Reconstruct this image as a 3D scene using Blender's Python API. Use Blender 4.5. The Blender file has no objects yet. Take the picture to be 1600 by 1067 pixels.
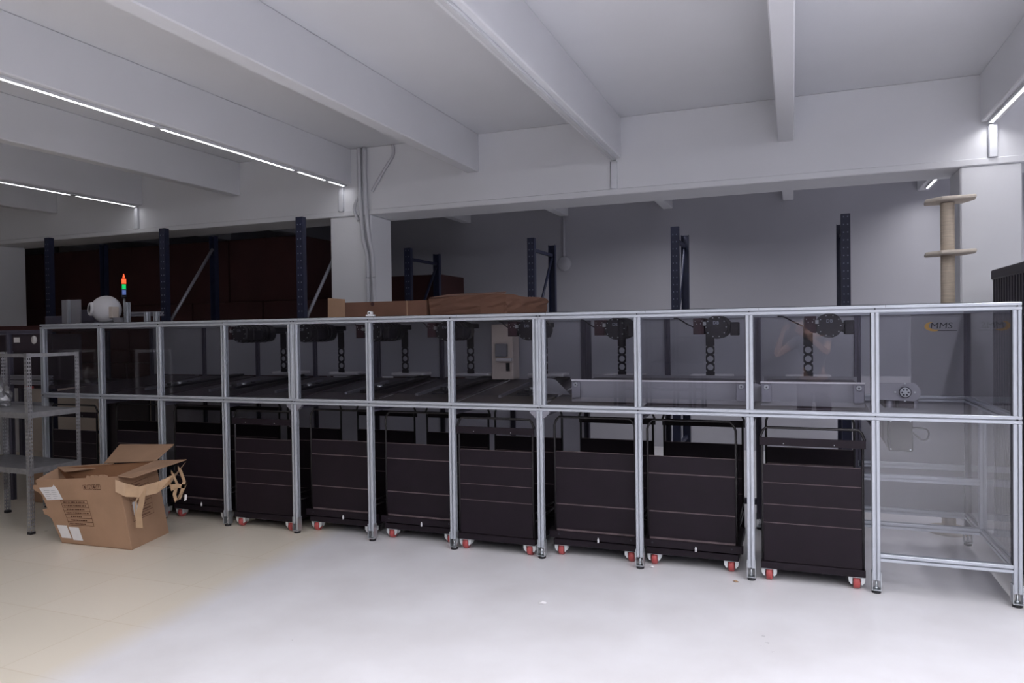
import bpy, bmesh, math, random
from mathutils import Vector, Matrix
random.seed(7)
S = bpy.context.scene
COL = S.collection
PI = math.pi

# ---------------------------------------------------------------- materials
def lin(c):
    def f(v):
        v /= 255.0
        return v / 12.92 if v <= .04045 else ((v + .055) / 1.055) ** 2.4
    return (f(c[0]), f(c[1]), f(c[2]), 1)

def mat(name, rgb, rough=.5, metal=0.0, var=.06, scale=6.0, bump=0.0, bscale=80, coat=0.0, spec=.5, stretch=None):
    m = bpy.data.materials.new(name); m.use_nodes = True
    nt = m.node_tree; N = nt.nodes; L = nt.links
    b = N['Principled BSDF']
    tc = N.new('ShaderNodeTexCoord')
    src = tc.outputs['Object']
    if stretch:
        mp = N.new('ShaderNodeMapping'); mp.inputs['Scale'].default_value = stretch
        L.new(src, mp.inputs[0]); src = mp.outputs[0]
    nz = N.new('ShaderNodeTexNoise'); nz.inputs['Scale'].default_value = scale; nz.inputs['Detail'].default_value = 4
    L.new(src, nz.inputs['Vector'])
    rp = N.new('ShaderNodeValToRGB')
    c = lin(rgb)
    rp.color_ramp.elements[0].position = .3; rp.color_ramp.elements[1].position = .7
    rp.color_ramp.elements[0].color = tuple(max(0, v * (1 - var)) for v in c[:3]) + (1,)
    rp.color_ramp.elements[1].color = tuple(min(1, v * (1 + var)) for v in c[:3]) + (1,)
    L.new(nz.outputs['Fac'], rp.inputs[0]); L.new(rp.outputs[0], b.inputs['Base Color'])
    b.inputs['Roughness'].default_value = rough; b.inputs['Metallic'].default_value = metal
    b.inputs['Specular IOR Level'].default_value = spec
    if coat:
        b.inputs['Coat Weight'].default_value = coat; b.inputs['Coat Roughness'].default_value = .12
    if bump:
        n2 = N.new('ShaderNodeTexNoise'); n2.inputs['Scale'].default_value = bscale; n2.inputs['Detail'].default_value = 3
        L.new(src, n2.inputs['Vector'])
        bp = N.new('ShaderNodeBump'); bp.inputs['Strength'].default_value = bump; bp.inputs['Distance'].default_value = .01
        L.new(n2.outputs['Fac'], bp.inputs['Height']); L.new(bp.outputs[0], b.inputs['Normal'])
    return m

def emit(name, rgb, st):
    m = bpy.data.materials.new(name); m.use_nodes = True
    b = m.node_tree.nodes['Principled BSDF']
    b.inputs['Base Color'].default_value = lin(rgb)
    b.inputs['Emission Color'].default_value = lin(rgb); b.inputs['Emission Strength'].default_value = st
    return m

def glassmat(name, tint, refl=.05, rough=.01):
    m = bpy.data.materials.new(name); m.use_nodes = True
    nt = m.node_tree; N = nt.nodes; L = nt.links; N.remove(N['Principled BSDF'])
    out = N['Material Output']
    tr = N.new('ShaderNodeBsdfTransparent'); tr.inputs[0].default_value = tint
    gl = N.new('ShaderNodeBsdfGlossy'); gl.inputs['Roughness'].default_value = rough
    lw = N.new('ShaderNodeLayerWeight'); lw.inputs[0].default_value = .5
    pw = N.new('ShaderNodeMath'); pw.operation = 'POWER'; pw.inputs[1].default_value = 5
    L.new(lw.outputs['Facing'], pw.inputs[0])
    ma = N.new('ShaderNodeMath'); ma.operation = 'MULTIPLY_ADD'; ma.inputs[1].default_value = 1 - refl; ma.inputs[2].default_value = refl
    L.new(pw.outputs[0], ma.inputs[0])
    mx = N.new('ShaderNodeMixShader')
    L.new(ma.outputs[0], mx.inputs[0]); L.new(tr.outputs[0], mx.inputs[1]); L.new(gl.outputs[0], mx.inputs[2])
    L.new(mx.outputs[0], out.inputs[0])
    return m

M = {}
M['paint'] = mat('white_plaster_paint', (226, 227, 231), .75, var=.02, scale=1.2, bump=.05, bscale=60, spec=.3)
M['wallfar'] = mat('dim_grey_wall_paint', (120, 118, 124), .8, var=.04, scale=.8, spec=.3)  # unseen walls darkened to cut the light they bounce back
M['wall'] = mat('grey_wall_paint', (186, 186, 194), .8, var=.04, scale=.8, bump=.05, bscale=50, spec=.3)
M['cream'] = mat('cream_board', (226, 214, 204), .6, var=.03, scale=2)
M['alu'] = mat('anodised_aluminium', (192, 197, 206), .4, .4, var=.015, scale=3)
M['aludark'] = mat('dull_aluminium', (150, 150, 160), .45, .5, var=.05)
M['steel'] = mat('zinc_steel', (205, 210, 214), .3, .8, var=.05, scale=30)
M['fork'] = mat('bright_zinc_fork', (222, 226, 228), .35, .25, var=.03, scale=30)
M['galv'] = mat('galvanised_steel', (168, 168, 172), .42, .6, var=.14, scale=22)
M['black'] = mat('black_powder_coat', (28, 20, 28), .55, var=.12, scale=9, spec=.25)
M['blacktube'] = mat('black_tube', (22, 18, 22), .35, var=.1)
M['blackpl'] = mat('black_plastic', (27, 25, 33), .42, var=.15, scale=20)
M['darkred'] = mat('dark_maroon_casting', (50, 24, 34), .4, var=.2, scale=20)
M['seam'] = mat('worn_seam_edge', (110, 96, 98), .5, var=.3, scale=18)  # seam lines paler than the cart panels
M['red'] = mat('red_polyurethane', (176, 78, 78), .45, var=.1, scale=30)
M['deck'] = mat('dark_grey_deck', (64, 56, 64), .35, var=.1, scale=4)
M['backp'] = mat('pale_grey_back_sheet', (190, 192, 200), .5, var=.04, scale=2)
M['lowp'] = mat('grey_lower_sheet', (214, 212, 220), .55, var=.05, scale=2)
M['greyp'] = mat('mid_grey_sheet', (150, 150, 158), .5, var=.05, scale=2)
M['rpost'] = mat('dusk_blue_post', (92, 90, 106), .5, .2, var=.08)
M['blue'] = mat('navy_rack_paint', (31, 36, 62), .5, var=.12, scale=12)
M['hole'] = mat('punched_hole', (120, 125, 145), .6, var=.1)
M['carton'] = mat('kraft_cardboard', (172, 138, 112), .8, var=.07, scale=5, bump=.06, bscale=40)
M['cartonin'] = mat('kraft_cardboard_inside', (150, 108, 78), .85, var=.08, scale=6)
M['cartond'] = mat('brown_cardboard', (120, 86, 70), .8, var=.1, scale=4)
M['cartonr'] = mat('dark_maroon_carton', (62, 30, 30), .8, var=.2, scale=2)  # shade of the back left corner put into the cardboard colour
M['tape'] = mat('buff_packing_tape', (190, 160, 130), .35, var=.1, scale=10)
M['print'] = mat('carton_print_ink', (96, 62, 46), .8, var=.1)
M['label'] = mat('white_label_paper', (236, 234, 236), .6, var=.03, scale=20)
M['white'] = mat('white_plastic', (228, 228, 232), .45, var=.03)
M['trunk'] = mat('white_trunking', (222, 224, 230), .5, var=.02)
M['trunksh'] = mat('grey_trunking_side', (140, 142, 150), .5, var=.02)
M['sisal'] = mat('sisal_rope', (198, 184, 166), .9, var=.12, scale=40, bump=.5, bscale=120, stretch=(.2, .2, 3))
M['plush'] = mat('beige_plush', (206, 196, 184), .95, var=.08, scale=30, bump=.3, bscale=150)
M['cab'] = mat('black_corrugated_cabinet', (38, 34, 46), .45, var=.1)
M['concrete'] = mat('pale_cable_conduit', (200, 201, 207), .6, var=.03)
M['bag'] = glassmat('clear_plastic_film', (.90, .90, .93, 1), .28, .3)
M['glass'] = glassmat('acrylic_pane', (.90, .90, .92, 1), .075, .005)
M['led'] = emit('lit_led_diffuser', (250, 250, 255), 5)
M['ledw'] = emit('bright_led_diffuser', (250, 250, 255), 34)  # boosted on unseen strips to throw more light on the ceiling
M['ledoff'] = mat('unlit_led_diffuser', (214, 214, 218), .4, var=.02)
M['ledh'] = mat('led_housing', (210, 212, 216), .5, var=.02)
M['gold'] = mat('gold_ink', (216, 168, 80), .5, var=.05)
M['ink'] = mat('dark_ink', (34, 34, 46), .5, var=.05)
M['markw'] = mat('pale_ink', (170, 175, 190), .5, var=.05)
M['skin'] = mat('skin', (170, 138, 124), .6, var=.05)
M['shirt'] = mat('grey_shirt', (84, 84, 92), .85, var=.1, scale=30)
M['trouser'] = mat('dark_maroon_trousers', (44, 26, 32), .85, var=.1, scale=30)
M['hair'] = mat('dark_hair', (36, 28, 26), .7, var=.2, scale=60)
M['lampr'] = emit('red_signal_lens', (255, 90, 50), 1.2)
M['lampg'] = emit('green_signal_lens', (20, 190, 100), .8)
M['lampb'] = emit('blue_signal_lens', (90, 110, 170), .5)

def opal(m, w):
    nt = m.node_tree; N = nt.nodes; L = nt.links; b = N['Principled BSDF']
    t = N.new('ShaderNodeBsdfTranslucent'); t.inputs[0].default_value = (.75, .75, .8, 1)
    x = N.new('ShaderNodeMixShader'); x.inputs[0].default_value = w
    L.new(b.outputs[0], x.inputs[1]); L.new(t.outputs[0], x.inputs[2]); L.new(x.outputs[0], N['Material Output'].inputs[0])
opal(M['lowp'], .5); opal(M['backp'], .3)

def floor_mat():
    m = bpy.data.materials.new('epoxy_floor'); m.use_nodes = True
    nt = m.node_tree; N = nt.nodes; L = nt.links; b = N['Principled BSDF']
    tc = N.new('ShaderNodeTexCoord'); sp = N.new('ShaderNodeSeparateXYZ'); L.new(tc.outputs['Object'], sp.inputs[0])
    # painted white zone / worn beige zone: a paint edge at x = -3.3
    nz = N.new('ShaderNodeTexNoise'); nz.inputs['Scale'].default_value = 1.3; nz.inputs['Detail'].default_value = 5
    L.new(tc.outputs['Object'], nz.inputs['Vector'])
    a = N.new('ShaderNodeMath'); a.operation = 'MULTIPLY_ADD'; a.inputs[1].default_value = .10; a.inputs[2].default_value = 3.24
    L.new(nz.outputs['Fac'], a.inputs[0])
    a2 = N.new('ShaderNodeMath'); a2.operation = 'ADD'; L.new(a.outputs[0], a2.inputs[0]); L.new(sp.outputs['X'], a2.inputs[1])
    y = N.new('ShaderNodeMath'); y.operation = 'MULTIPLY'; y.inputs[1].default_value = .10; L.new(sp.outputs['Y'], y.inputs[0])
    a3 = N.new('ShaderNodeMath'); a3.operation = 'ADD'; L.new(a2.outputs[0], a3.inputs[0]); L.new(y.outputs[0], a3.inputs[1])
    mr = N.new('ShaderNodeMapRange'); mr.inputs['From Min'].default_value = .18; mr.inputs['From Max'].default_value = .42
    L.new(a3.outputs[0], mr.inputs[0])
    # white
    n2 = N.new('ShaderNodeTexNoise'); n2.inputs['Scale'].default_value = 2.2; n2.inputs['Detail'].default_value = 6; L.new(tc.outputs['Object'], n2.inputs['Vector'])
    w = N.new('ShaderNodeValToRGB'); w.color_ramp.elements[0].color = lin((234, 232, 235)); w.color_ramp.elements[1].color = lin((243, 242, 246))
    w.color_ramp.elements[0].position = .3; w.color_ramp.elements[1].position = .65
    L.new(n2.outputs['Fac'], w.inputs[0])
    # beige with faint tile joints and scuffs
    g = N.new('ShaderNodeTexBrick'); g.offset = 0; g.inputs['Scale'].default_value = 1
    g.inputs['Color1'].default_value = lin((240, 231, 216)); g.inputs['Color2'].default_value = lin((237, 228, 212)); g.inputs['Mortar'].default_value = lin((230, 219, 200))
    g.inputs['Mortar Size'].default_value = .004; g.inputs['Brick Width'].default_value = .6; g.inputs['Row Height'].default_value = .6
    L.new(tc.outputs['Object'], g.inputs['Vector'])
    mu = N.new('ShaderNodeMixRGB'); mu.blend_type = 'MULTIPLY'; mu.inputs[0].default_value = .22
    L.new(g.outputs[0], mu.inputs[1]); L.new(n2.outputs['Color'], mu.inputs[2])
    mx = N.new('ShaderNodeMixRGB'); L.new(mr.outputs[0], mx.inputs[0]); L.new(g.outputs[0], mx.inputs[1]); L.new(w.outputs[0], mx.inputs[2])
    # small dark chips in the paint
    vo = N.new('ShaderNodeTexVoronoi'); vo.inputs['Scale'].default_value = 5; L.new(tc.outputs['Object'], vo.inputs['Vector'])
    n3 = N.new('ShaderNodeTexNoise'); n3.inputs['Scale'].default_value = 40; L.new(tc.outputs['Object'], n3.inputs['Vector'])
    sm = N.new('ShaderNodeMath'); sm.operation = 'MULTIPLY_ADD'; sm.inputs[1].default_value = .10; L.new(n3.outputs['Fac'], sm.inputs[0]); L.new(vo.outputs['Distance'], sm.inputs[2])
    ch = N.new('ShaderNodeMath'); ch.operation = 'LESS_THAN'; ch.inputs[1].default_value = .058; L.new(sm.outputs[0], ch.inputs[0])
    fx = N.new('ShaderNodeMixRGB'); fx.inputs[2].default_value = lin((150, 146, 144))
    chm = N.new('ShaderNodeMath'); chm.operation = 'MULTIPLY'; chm.inputs[1].default_value = .8; L.new(ch.outputs[0], chm.inputs[0])
    L.new(chm.outputs[0], fx.inputs[0]); L.new(mx.outputs[0], fx.inputs[1])
    L.new(fx.outputs[0], b.inputs['Base Color'])
    rr = N.new('ShaderNodeMapRange'); rr.inputs['To Min'].default_value = .24; rr.inputs['To Max'].default_value = .36; L.new(n2.outputs['Fac'], rr.inputs[0])
    L.new(rr.outputs[0], b.inputs['Roughness'])
    b.inputs['Specular IOR Level'].default_value = .5
    bp = N.new('ShaderNodeBump'); bp.inputs['Strength'].default_value = .06; bp.inputs['Distance'].default_value = .02
    L.new(n2.outputs['Fac'], bp.inputs['Height']); L.new(bp.outputs[0], b.inputs['Normal'])
    return m
M['floor'] = floor_mat()

# ---------------------------------------------------------------- object helpers
def tag(o, label=None, cat=None, group=None, kind=None):
    if label: o['label'] = label
    if cat: o['category'] = cat
    if group: o['group'] = group
    if kind: o['kind'] = kind
    return o

def thing(name, label, cat, loc=(0, 0, 0), rz=0, group=None):
    o = bpy.data.objects.new(name, None); COL.objects.link(o)
    o.location = loc; o.rotation_euler = (0, 0, rz); o.empty_display_size = .1
    return tag(o, label, cat, group)

class MB:
    """collects shapes in one mesh; coordinates are world unless the parent is given as local"""
    def __init__(s):
        s.bm = bmesh.new(); s.mats = []
    def mi(s, m):
        if m not in s.mats: s.mats.append(m)
        return s.mats.index(m)
    def face(s, pts, m):
        f = s.bm.faces.new([s.bm.verts.new(p) for p in pts]); f.material_index = s.mi(m); return s
    def hexa(s, p, m):
        """p: 8 points, bottom loop then top loop"""
        v = [s.bm.verts.new(q) for q in p]; k = s.mi(m)
        for a in ((3, 2, 1, 0), (4, 5, 6, 7), (0, 1, 5, 4), (1, 2, 6, 5), (2, 3, 7, 6), (3, 0, 4, 7)):
            s.bm.faces.new([v[i] for i in a]).material_index = k
        return s
    def box(s, x0, x1, y0, y1, z0, z1, m):
        return s.hexa([(x0, y0, z0), (x1, y0, z0), (x1, y1, z0), (x0, y1, z0), (x0, y0, z1), (x1, y0, z1), (x1, y1, z1), (x0, y1, z1)], m)
    def prism(s, poly, o, u, v, w, m):
        """polygon (list of 2-D points) in the plane o + a u + b v, extruded by the vector w"""
        o, u, v, w = Vector(o), Vector(u), Vector(v), Vector(w); k = s.mi(m)
        a = [s.bm.verts.new(o + u * p[0] + v * p[1]) for p in poly]
        b = [s.bm.verts.new(o + u * p[0] + v * p[1] + w) for p in poly]
        n = len(poly)
        s.bm.faces.new(a[::-1]).material_index = k; s.bm.faces.new(b).material_index = k
        for i in range(n):
            s.bm.faces.new([a[i], a[(i + 1) % n], b[(i + 1) % n], b[i]]).material_index = k
        return s
    def cyl(s, p0, p1, r, m, n=16, r1=None, smooth=True):
        p0, p1 = Vector(p0), Vector(p1); d = (p1 - p0).normalized()
        u = d.orthogonal().normalized(); v = d.cross(u); k = s.mi(m); r1 = r if r1 is None else r1
        a = [s.bm.verts.new(p0 + (u * math.cos(t) + v * math.sin(t)) * r) for t in (2 * PI * i / n for i in range(n))]
        b = [s.bm.verts.new(p1 + (u * math.cos(t) + v * math.sin(t)) * r1) for t in (2 * PI * i / n for i in range(n))]
        s.bm.faces.new(a[::-1]).material_index = k; s.bm.faces.new(b).material_index = k
        for i in range(n):
            f = s.bm.faces.new([a[i], a[(i + 1) % n], b[(i + 1) % n], b[i]]); f.material_index = k; f.smooth = smooth
        return s
    def lathe(s, prof, o, axis, m, n=24):
        """prof: (radius, height) pairs along the axis"""
        o = Vector(o); d = Vector(axis).normalized(); u = d.orthogonal().normalized(); v = d.cross(u); k = s.mi(m)
        rings = [[s.bm.verts.new(o + d * h + (u * math.cos(2 * PI * i / n) + v * math.sin(2 * PI * i / n)) * max(r, 1e-4)) for i in range(n)] for r, h in prof]
        for a, b in zip(rings, rings[1:]):
            for i in range(n):
                f = s.bm.faces.new([a[i], a[(i + 1) % n], b[(i + 1) % n], b[i]]); f.material_index = k; f.smooth = True
        s.bm.faces.new(rings[0][::-1]).material_index = k; s.bm.faces.new(rings[-1]).material_index = k
        return s
    def tube(s, pts, r, m, n=8, closed=False):
        pts = [Vector(p) for p in pts]; k = s.mi(m); N_ = len(pts); rings = []
        ref = None
        for i, p in enumerate(pts):
            if closed: d = pts[(i + 1) % N_] - pts[i - 1]
            else: d = pts[min(i + 1, N_ - 1)] - pts[max(i - 1, 0)]
            d.normalize()
            if ref is None: ref = d.orthogonal().normalized()
            ref = (ref - d * ref.dot(d)).normalized(); w = d.cross(ref)
            rings.append([s.bm.verts.new(p + (ref * math.cos(2 * PI * j / n) + w * math.sin(2 * PI * j / n)) * r) for j in range(n)])
        pairs = list(zip(rings, rings[1:])) + ([(rings[-1], rings[0])] if closed else [])
        for a, b in pairs:
            for j in range(n):
                f = s.bm.faces.new([a[j], a[(j + 1) % n], b[(j + 1) % n], b[j]]); f.material_index = k; f.smooth = True
        if not closed:
            s.bm.faces.new(rings[0][::-1]).material_index = k; s.bm.faces.new(rings[-1]).material_index = k
        return s
    def ribbon(s, pts, wv, m, t=.0015):
        """a strip of tape: centre points and width vectors"""
        k = s.mi(m); ra = []
        for p, w in zip(pts, wv):
            p, w = Vector(p), Vector(w); nrm = Vector((.3, -.9, .3)).normalized() * t
            ra.append([s.bm.verts.new(p - w / 2), s.bm.verts.new(p + w / 2), s.bm.verts.new(p + w / 2 + nrm), s.bm.verts.new(p - w / 2 + nrm)])
        for a, b in zip(ra, ra[1:]):
            for j in range(4):
                f = s.bm.faces.new([a[j], a[(j + 1) % 4], b[(j + 1) % 4], b[j]]); f.material_index = k
        s.bm.faces.new(ra[0][::-1]).material_index = k; s.bm.faces.new(ra[-1]).material_index = k
        return s
    def profile(s, p0, p1, w, m, up=(0, 0, 1)):
        """slotted aluminium extrusion from p0 to p1, w square"""
        p0, p1 = Vector(p0), Vector(p1); d = (p1 - p0); n = d.normalized()
        u = Vector(up).cross(n)
        if u.length < 1e-3: u = Vector((1, 0, 0))
        u.normalize(); v = n.cross(u)
        h = w / 2; g = w * .10; c = w * .06
        e = w * .17; lp = h - w * .09; bt = h - w * .29
        side = [(-h + c, -h), (-g, -h), (-g, -lp), (-e, -lp), (-e, -bt), (e, -bt), (e, -lp), (g, -lp), (g, -h), (h - c, -h)]
        q = []
        for k in range(4):
            for a_, b_ in side:
                for _ in range(k): a_, b_ = -b_, a_
                q.append((a_, b_))
        return s.prism(q, p0, u, v, d, m)
    def holes(s, o, u, v, wu, cells, ch, hw, hh, m, thick=.003, rnd=False, cols=1):
        """perforated strip from o: width wu along u, cells rows of height ch along v, one hole hw x hh per cell and column"""
        o, u, v = Vector(o), Vector(u), Vector(v); w = u.cross(v).normalized() * thick; k = s.mi(m); cw = wu / cols
        for r in range(cells):
            for c in range(cols):
                ce = o + u * (cw * (c + .5)) + v * (ch * (r + .5))
                n = 16 if rnd else 4
                out, inn = [], []
                for i in range(n):
                    t = 2 * PI * (i + .5) / n
                    if n == 4:
                        sx, sy = ((1, 1), (-1, 1), (-1, -1), (1, -1))[i]
                        a = (sx * cw / 2, sy * ch / 2); b = (sx * hw / 2, sy * hh / 2)
                    else:
                        cx, sy = math.cos(t), math.sin(t); kk = max(abs(cx) / (cw / 2), abs(sy) / (ch / 2))
                        a = (cx / kk, sy / kk); b = (cx * hw / 2, sy * hh / 2)
                    out.append(ce + u * a[0] + v * a[1]); inn.append(ce + u * b[0] + v * b[1])
                vo = [s.bm.verts.new(p) for p in out]; vi = [s.bm.verts.new(p) for p in inn]
                vo2 = [s.bm.verts.new(p + w) for p in out]; vi2 = [s.bm.verts.new(p + w) for p in inn]
                for i in range(n):
                    j = (i + 1) % n
                    for q in ([vo[i], vo[j], vi[j], vi[i]], [vo2[j], vo2[i], vi2[i], vi2[j]], [vi[i], vi[j], vi2[j], vi2[i]], [vo[j], vo[i], vo2[i], vo2[j]]):
                        s.bm.faces.new(q).material_index = k
        return s
    def text(s, string, size, o, u, v, m, depth=.001, shear=0, sx=1):
        cu = bpy.data.curves.new('lettering', 'FONT'); cu.body = string; cu.size = size; cu.shear = shear; cu.resolution_u = 2
        ob = bpy.data.objects.new('lettering', cu); COL.objects.link(ob)
        dg = bpy.context.evaluated_depsgraph_get(); me = bpy.data.meshes.new_from_object(ob.evaluated_get(dg))
        o, u, v = Vector(o), Vector(u), Vector(v); k = s.mi(m); w = u.cross(v).normalized() * depth
        vs = [s.bm.verts.new(o + u * (q.co.x * sx) + v * q.co.y + w) for q in me.vertices]
        for p in me.polygons:
            try: s.bm.faces.new([vs[i] for i in p.vertices]).material_index = k
            except ValueError: pass
        bpy.data.objects.remove(ob); bpy.data.curves.remove(cu); bpy.data.meshes.remove(me)
        return s
    def build(s, name, parent=None, local=False, bevel=0, seg=1, wn=False):
        if parent is not None and not local:
            loc = root_loc(parent)
            bmesh.ops.translate(s.bm, verts=s.bm.verts, vec=-loc)
        bmesh.ops.recalc_face_normals(s.bm, faces=s.bm.faces)
        me = bpy.data.meshes.new(name); s.bm.to_mesh(me); s.bm.free()
        for m in s.mats: me.materials.append(m)
        o = bpy.data.objects.new(name, me); COL.objects.link(o)
        if parent is not None: o.parent = parent
        if bevel:
            b = o.modifiers.new('Bevel', 'BEVEL'); b.width = bevel; b.segments = seg; b.limit_method = 'ANGLE'; b.angle_limit = .7
        return o

def root_loc(o):
    v = Vector((0, 0, 0))
    while o is not None:
        v += Vector(o.location); o = o.parent
    return v

def struct(name, mb, **k):
    o = mb.build(name, **k); o['kind'] = 'structure'; return o

def copy_tree(o, parent=None):
    c = o.copy(); COL.objects.link(c)
    if parent is not None: c.parent = parent
    for ch in list(o.children): copy_tree(ch, c)
    return c

# ---------------------------------------------------------------- camera (solved from the frame's posts and rails)
H = 1.6
yaw, pitch, roll, F = .36597597, -.01508330, -.01423218, 1144.134
fw = Vector((-math.sin(yaw) * math.cos(pitch), math.cos(yaw) * math.cos(pitch), math.sin(pitch)))
rt = fw.cross(Vector((0, 0, 1))).normalized(); up = rt.cross(fw)
r2 = rt * math.cos(roll) + up * math.sin(roll); u2 = up * math.cos(roll) - rt * math.sin(roll)
cam = bpy.data.cameras.new('camera'); cam.sensor_width = 36; cam.sensor_fit = 'HORIZONTAL'; cam.lens = F / 1600 * 36; cam.clip_start = .02
co = bpy.data.objects.new('camera', cam); COL.objects.link(co)
mw = Matrix((r2, u2, -fw)).transposed().to_4x4(); mw.translation = (0, 0, H); co.matrix_world = mw
S.camera = co

# ---------------------------------------------------------------- room shell
YG, GD = 6.80, .5           # girder front face and depth
XL, XR, YF, YB = -13.0, 4.6, -7.0, 9.95
SOF, CEI, GB = 3.20, 3.58, 2.86
struct('floor', MB().box(XL, XR, YF, YB, -.2, 0, M['floor']))
struct('ceiling', MB().box(XL, XR, YF, YB, CEI, CEI + .2, M['paint']))
struct('wall_back', MB().box(XL, XR, YB, YB + .2, 0, CEI, M['wall']))
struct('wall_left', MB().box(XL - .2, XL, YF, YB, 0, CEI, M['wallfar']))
struct('wall_right', MB().box(XR, XR + .2, YF, YB, 0, CEI, M['wall']))
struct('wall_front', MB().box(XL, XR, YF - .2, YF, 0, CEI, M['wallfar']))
BX = [-11.96, -10.46, -8.96, -7.50, -6.00, -4.50, -3.00, -1.55, -.04, 1.47, 2.97, 4.3]
for i, x in enumerate(BX):
    struct('beam', MB().box(x - .065, x + .065, YF, YG, SOF, CEI, M['paint']), bevel=.008)
    struct('beam', MB().box(x - .065, x + .065, YG + GD, YB, SOF, CEI, M['paint']), bevel=.008)
g = MB().box(XL, XR, YG, YG + GD, GB, CEI, M['paint']).box(XL, XR, YG - .014, YG, GB, GB + .055, M['paint'])
struct('girder', g, bevel=.006)
for x0, x1 in ((-4.72, -4.20), (1.265, 1.69), (-10.75, -10.1)):
    struct('column', MB().box(x0, x1, YG, YG + .42, 0, GB, M['paint']), bevel=.012)
struct('wall_partition', MB().box(-11.6, -7.86, 7.22, 7.26, 0, .98, M['cream']))

# ---------------------------------------------------------------- LED strip lights under every second beam, plus added fill strips out of view
WPM, SPREAD = 5.0, 150
def led(x, y0, y1, lit, label, group='LED strip lights under the beams', z=SOF, power=1.0, wide=False):
    t = thing('ceiling_led_strip', label, 'light', (x, (y0 + y1) / 2, z), 0, group)
    MB().box(x - .022, x + .022, y0, y1, z - .022, z - .001, M['ledh']).build('housing', t, bevel=.003)
    MB().box(x - (.017 if wide else .011), x + (.017 if wide else .011), y0 + .04, y1 - .04, z - .024 - .01 * wide, z - .0215, (M['ledw'] if wide else M['led']) if lit else M['ledoff']).build('diffuser', t)
    if lit:
        l = bpy.data.lights.new('led_light', 'AREA'); l.shape = 'RECTANGLE'; l.size = .034; l.size_y = y1 - y0 - .04
        l.energy = WPM * power * (y1 - y0); l.spread = math.radians(SPREAD); l.color = (1, .985, 1)
        o = bpy.data.objects.new('led_light', l); COL.objects.link(o); o.parent = t; o.location = (0, 0, -.027 - .01 * wide)
ys = [6.78, 6.44, 5.93, 4.27, 2.61, -4.03]
for j in range(len(ys) - 1):
    d = ('short lit LED strip beside the pipes of the pillar, last of its row', 'lit LED strip under the beam, second one out from the pillar with pipes', 'long lit LED strip left of the pillar, third one out from the pipes', 'bright lit LED strip left of the pillar, fourth one out from the pipes', 'lit LED strip of the pillar row beside the viewpoint')[j]
    led(-4.5, ys[j + 1], ys[j], True, d, power=(.07, .09, .12, .16, .4)[j])
ys = [6.78, 5.92, 4.26, -4.04]
for j in range(len(ys) - 1):
    led(-7.5, ys[j + 1], ys[j], True, ('faint lit LED strip far left ending at the trunking on the girder', 'faint lit LED strip at the far left picture edge', 'lit LED strip of the far left row outside the picture')[j], power=(.05, .06, .03)[j])
ys = [6.78, 5.12, 3.46, -4.84]
for j in range(len(ys) - 1):
    led(1.47, ys[j + 1], ys[j], True, ('lit LED strip at the upper right corner above the white pillar', 'lit LED strip of the right row, second from the pillar', 'lit LED strip of the right row beside the viewpoint')[j], power=(.45, .9, .95)[j], wide=j > 0)
ys = [6.78, 5.12, 3.0, -4.84]
for j in range(len(ys) - 1):
    led(-1.55, ys[j + 1], ys[j], j == 2, ('unlit LED strip under the middle beam, end nearest the girder', 'unlit LED strip under the middle beam, nearer piece at the top edge', 'lit LED strip of the middle row over the viewpoint')[j])  # last piece added lit, out of view, to brighten the floor
for x in (-3.0, -.04, 2.97, 4.3):  # unseen rows added to brighten the floor and the frame fronts
    led(x, -4.04, 2.3, True, 'lit LED strip of the extra rows over and behind the viewpoint', power=.45 if x < -2 else 1.0, wide=x > -1)
led(1.47, 7.9, 9.7, True, 'small lit LED strip behind the girder above the sisal post', power=1.0)
led(2.97, 7.4, 9.7, True, 'LED strip behind the right pillar outside the picture', power=1.3)  # added off view to brighten the back wall towards the right
led(-1.55, 7.4, 8.9, True, 'LED strip hidden behind the girder', power=1.3)  # added out of sight to light the back wall and rear sheets

# vertical trunking drops on the girder
for x, d in ((-1.55, 'white cable trunking drop under the unlit middle beam'), (1.49, 'white cable trunking drop under the bright lamp above the right pillar'),
             (-4.56, 'white cable trunking drop beside the pipes of the pillar'), (-7.52, 'white cable trunking drop on the girder at far left')):
    t = thing('cable_trunking', d, 'trunking', (x, YG - .02, 2.92), 0, 'trunking drops on the girder')
    MB().box(x - .028, x + .028, YG - .032, YG - .001, 2.915, 3.17, M['trunk']).build('cover', t, bevel=.003)
    MB().box(x - .036, x - .028, YG - .02, YG - .001, 2.915, 3.17, M['trunksh']).build('side_channel', t)

# conduits running down the pillar
def smooth_path(p, n=6):
    out = []; P = [Vector(q) for q in p]; P = [P[0]] + P + [P[-1]]
    for i in range(1, len(P) - 2):
        for j in range(n):
            t = j / n; a, b, c, d = P[i - 1:i + 3]
            out.append(.5 * ((2 * b) + (c - a) * t + (2 * a - 5 * b + 4 * c - d) * t * t + (3 * b - a - 3 * c + d) * t ** 3))
    out.append(P[-2]); return out
def cond(name, pts, r, label):
    o = MB().tube(smooth_path(pts), r, M['concrete'], 10).build(name); tag(o, label, 'pipe', 'pipes on the pillar')
yp = YG - .045
cond('conduit_pipe', [(-4.31, yp, 3.57), (-4.308, yp, 3.2), (-4.298, yp, 2.9), (-4.27, yp, 2.58), (-4.228, yp, 2.42), (-4.223, yp, 2.2), (-4.223, yp, 1.94), (-4.223, yp, 0)], .022, 'left one of two thick white pipes down the pillar')
cond('conduit_pipe', [(-4.242, yp, 3.57), (-4.24, yp, 3.2), (-4.23, yp, 2.9), (-4.195, yp, 2.58), (-4.163, yp, 2.42), (-4.156, yp, 2.2), (-4.152, yp, 1.94), (-4.152, yp, 0)], .023, 'right one of two thick white pipes down the pillar')
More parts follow.
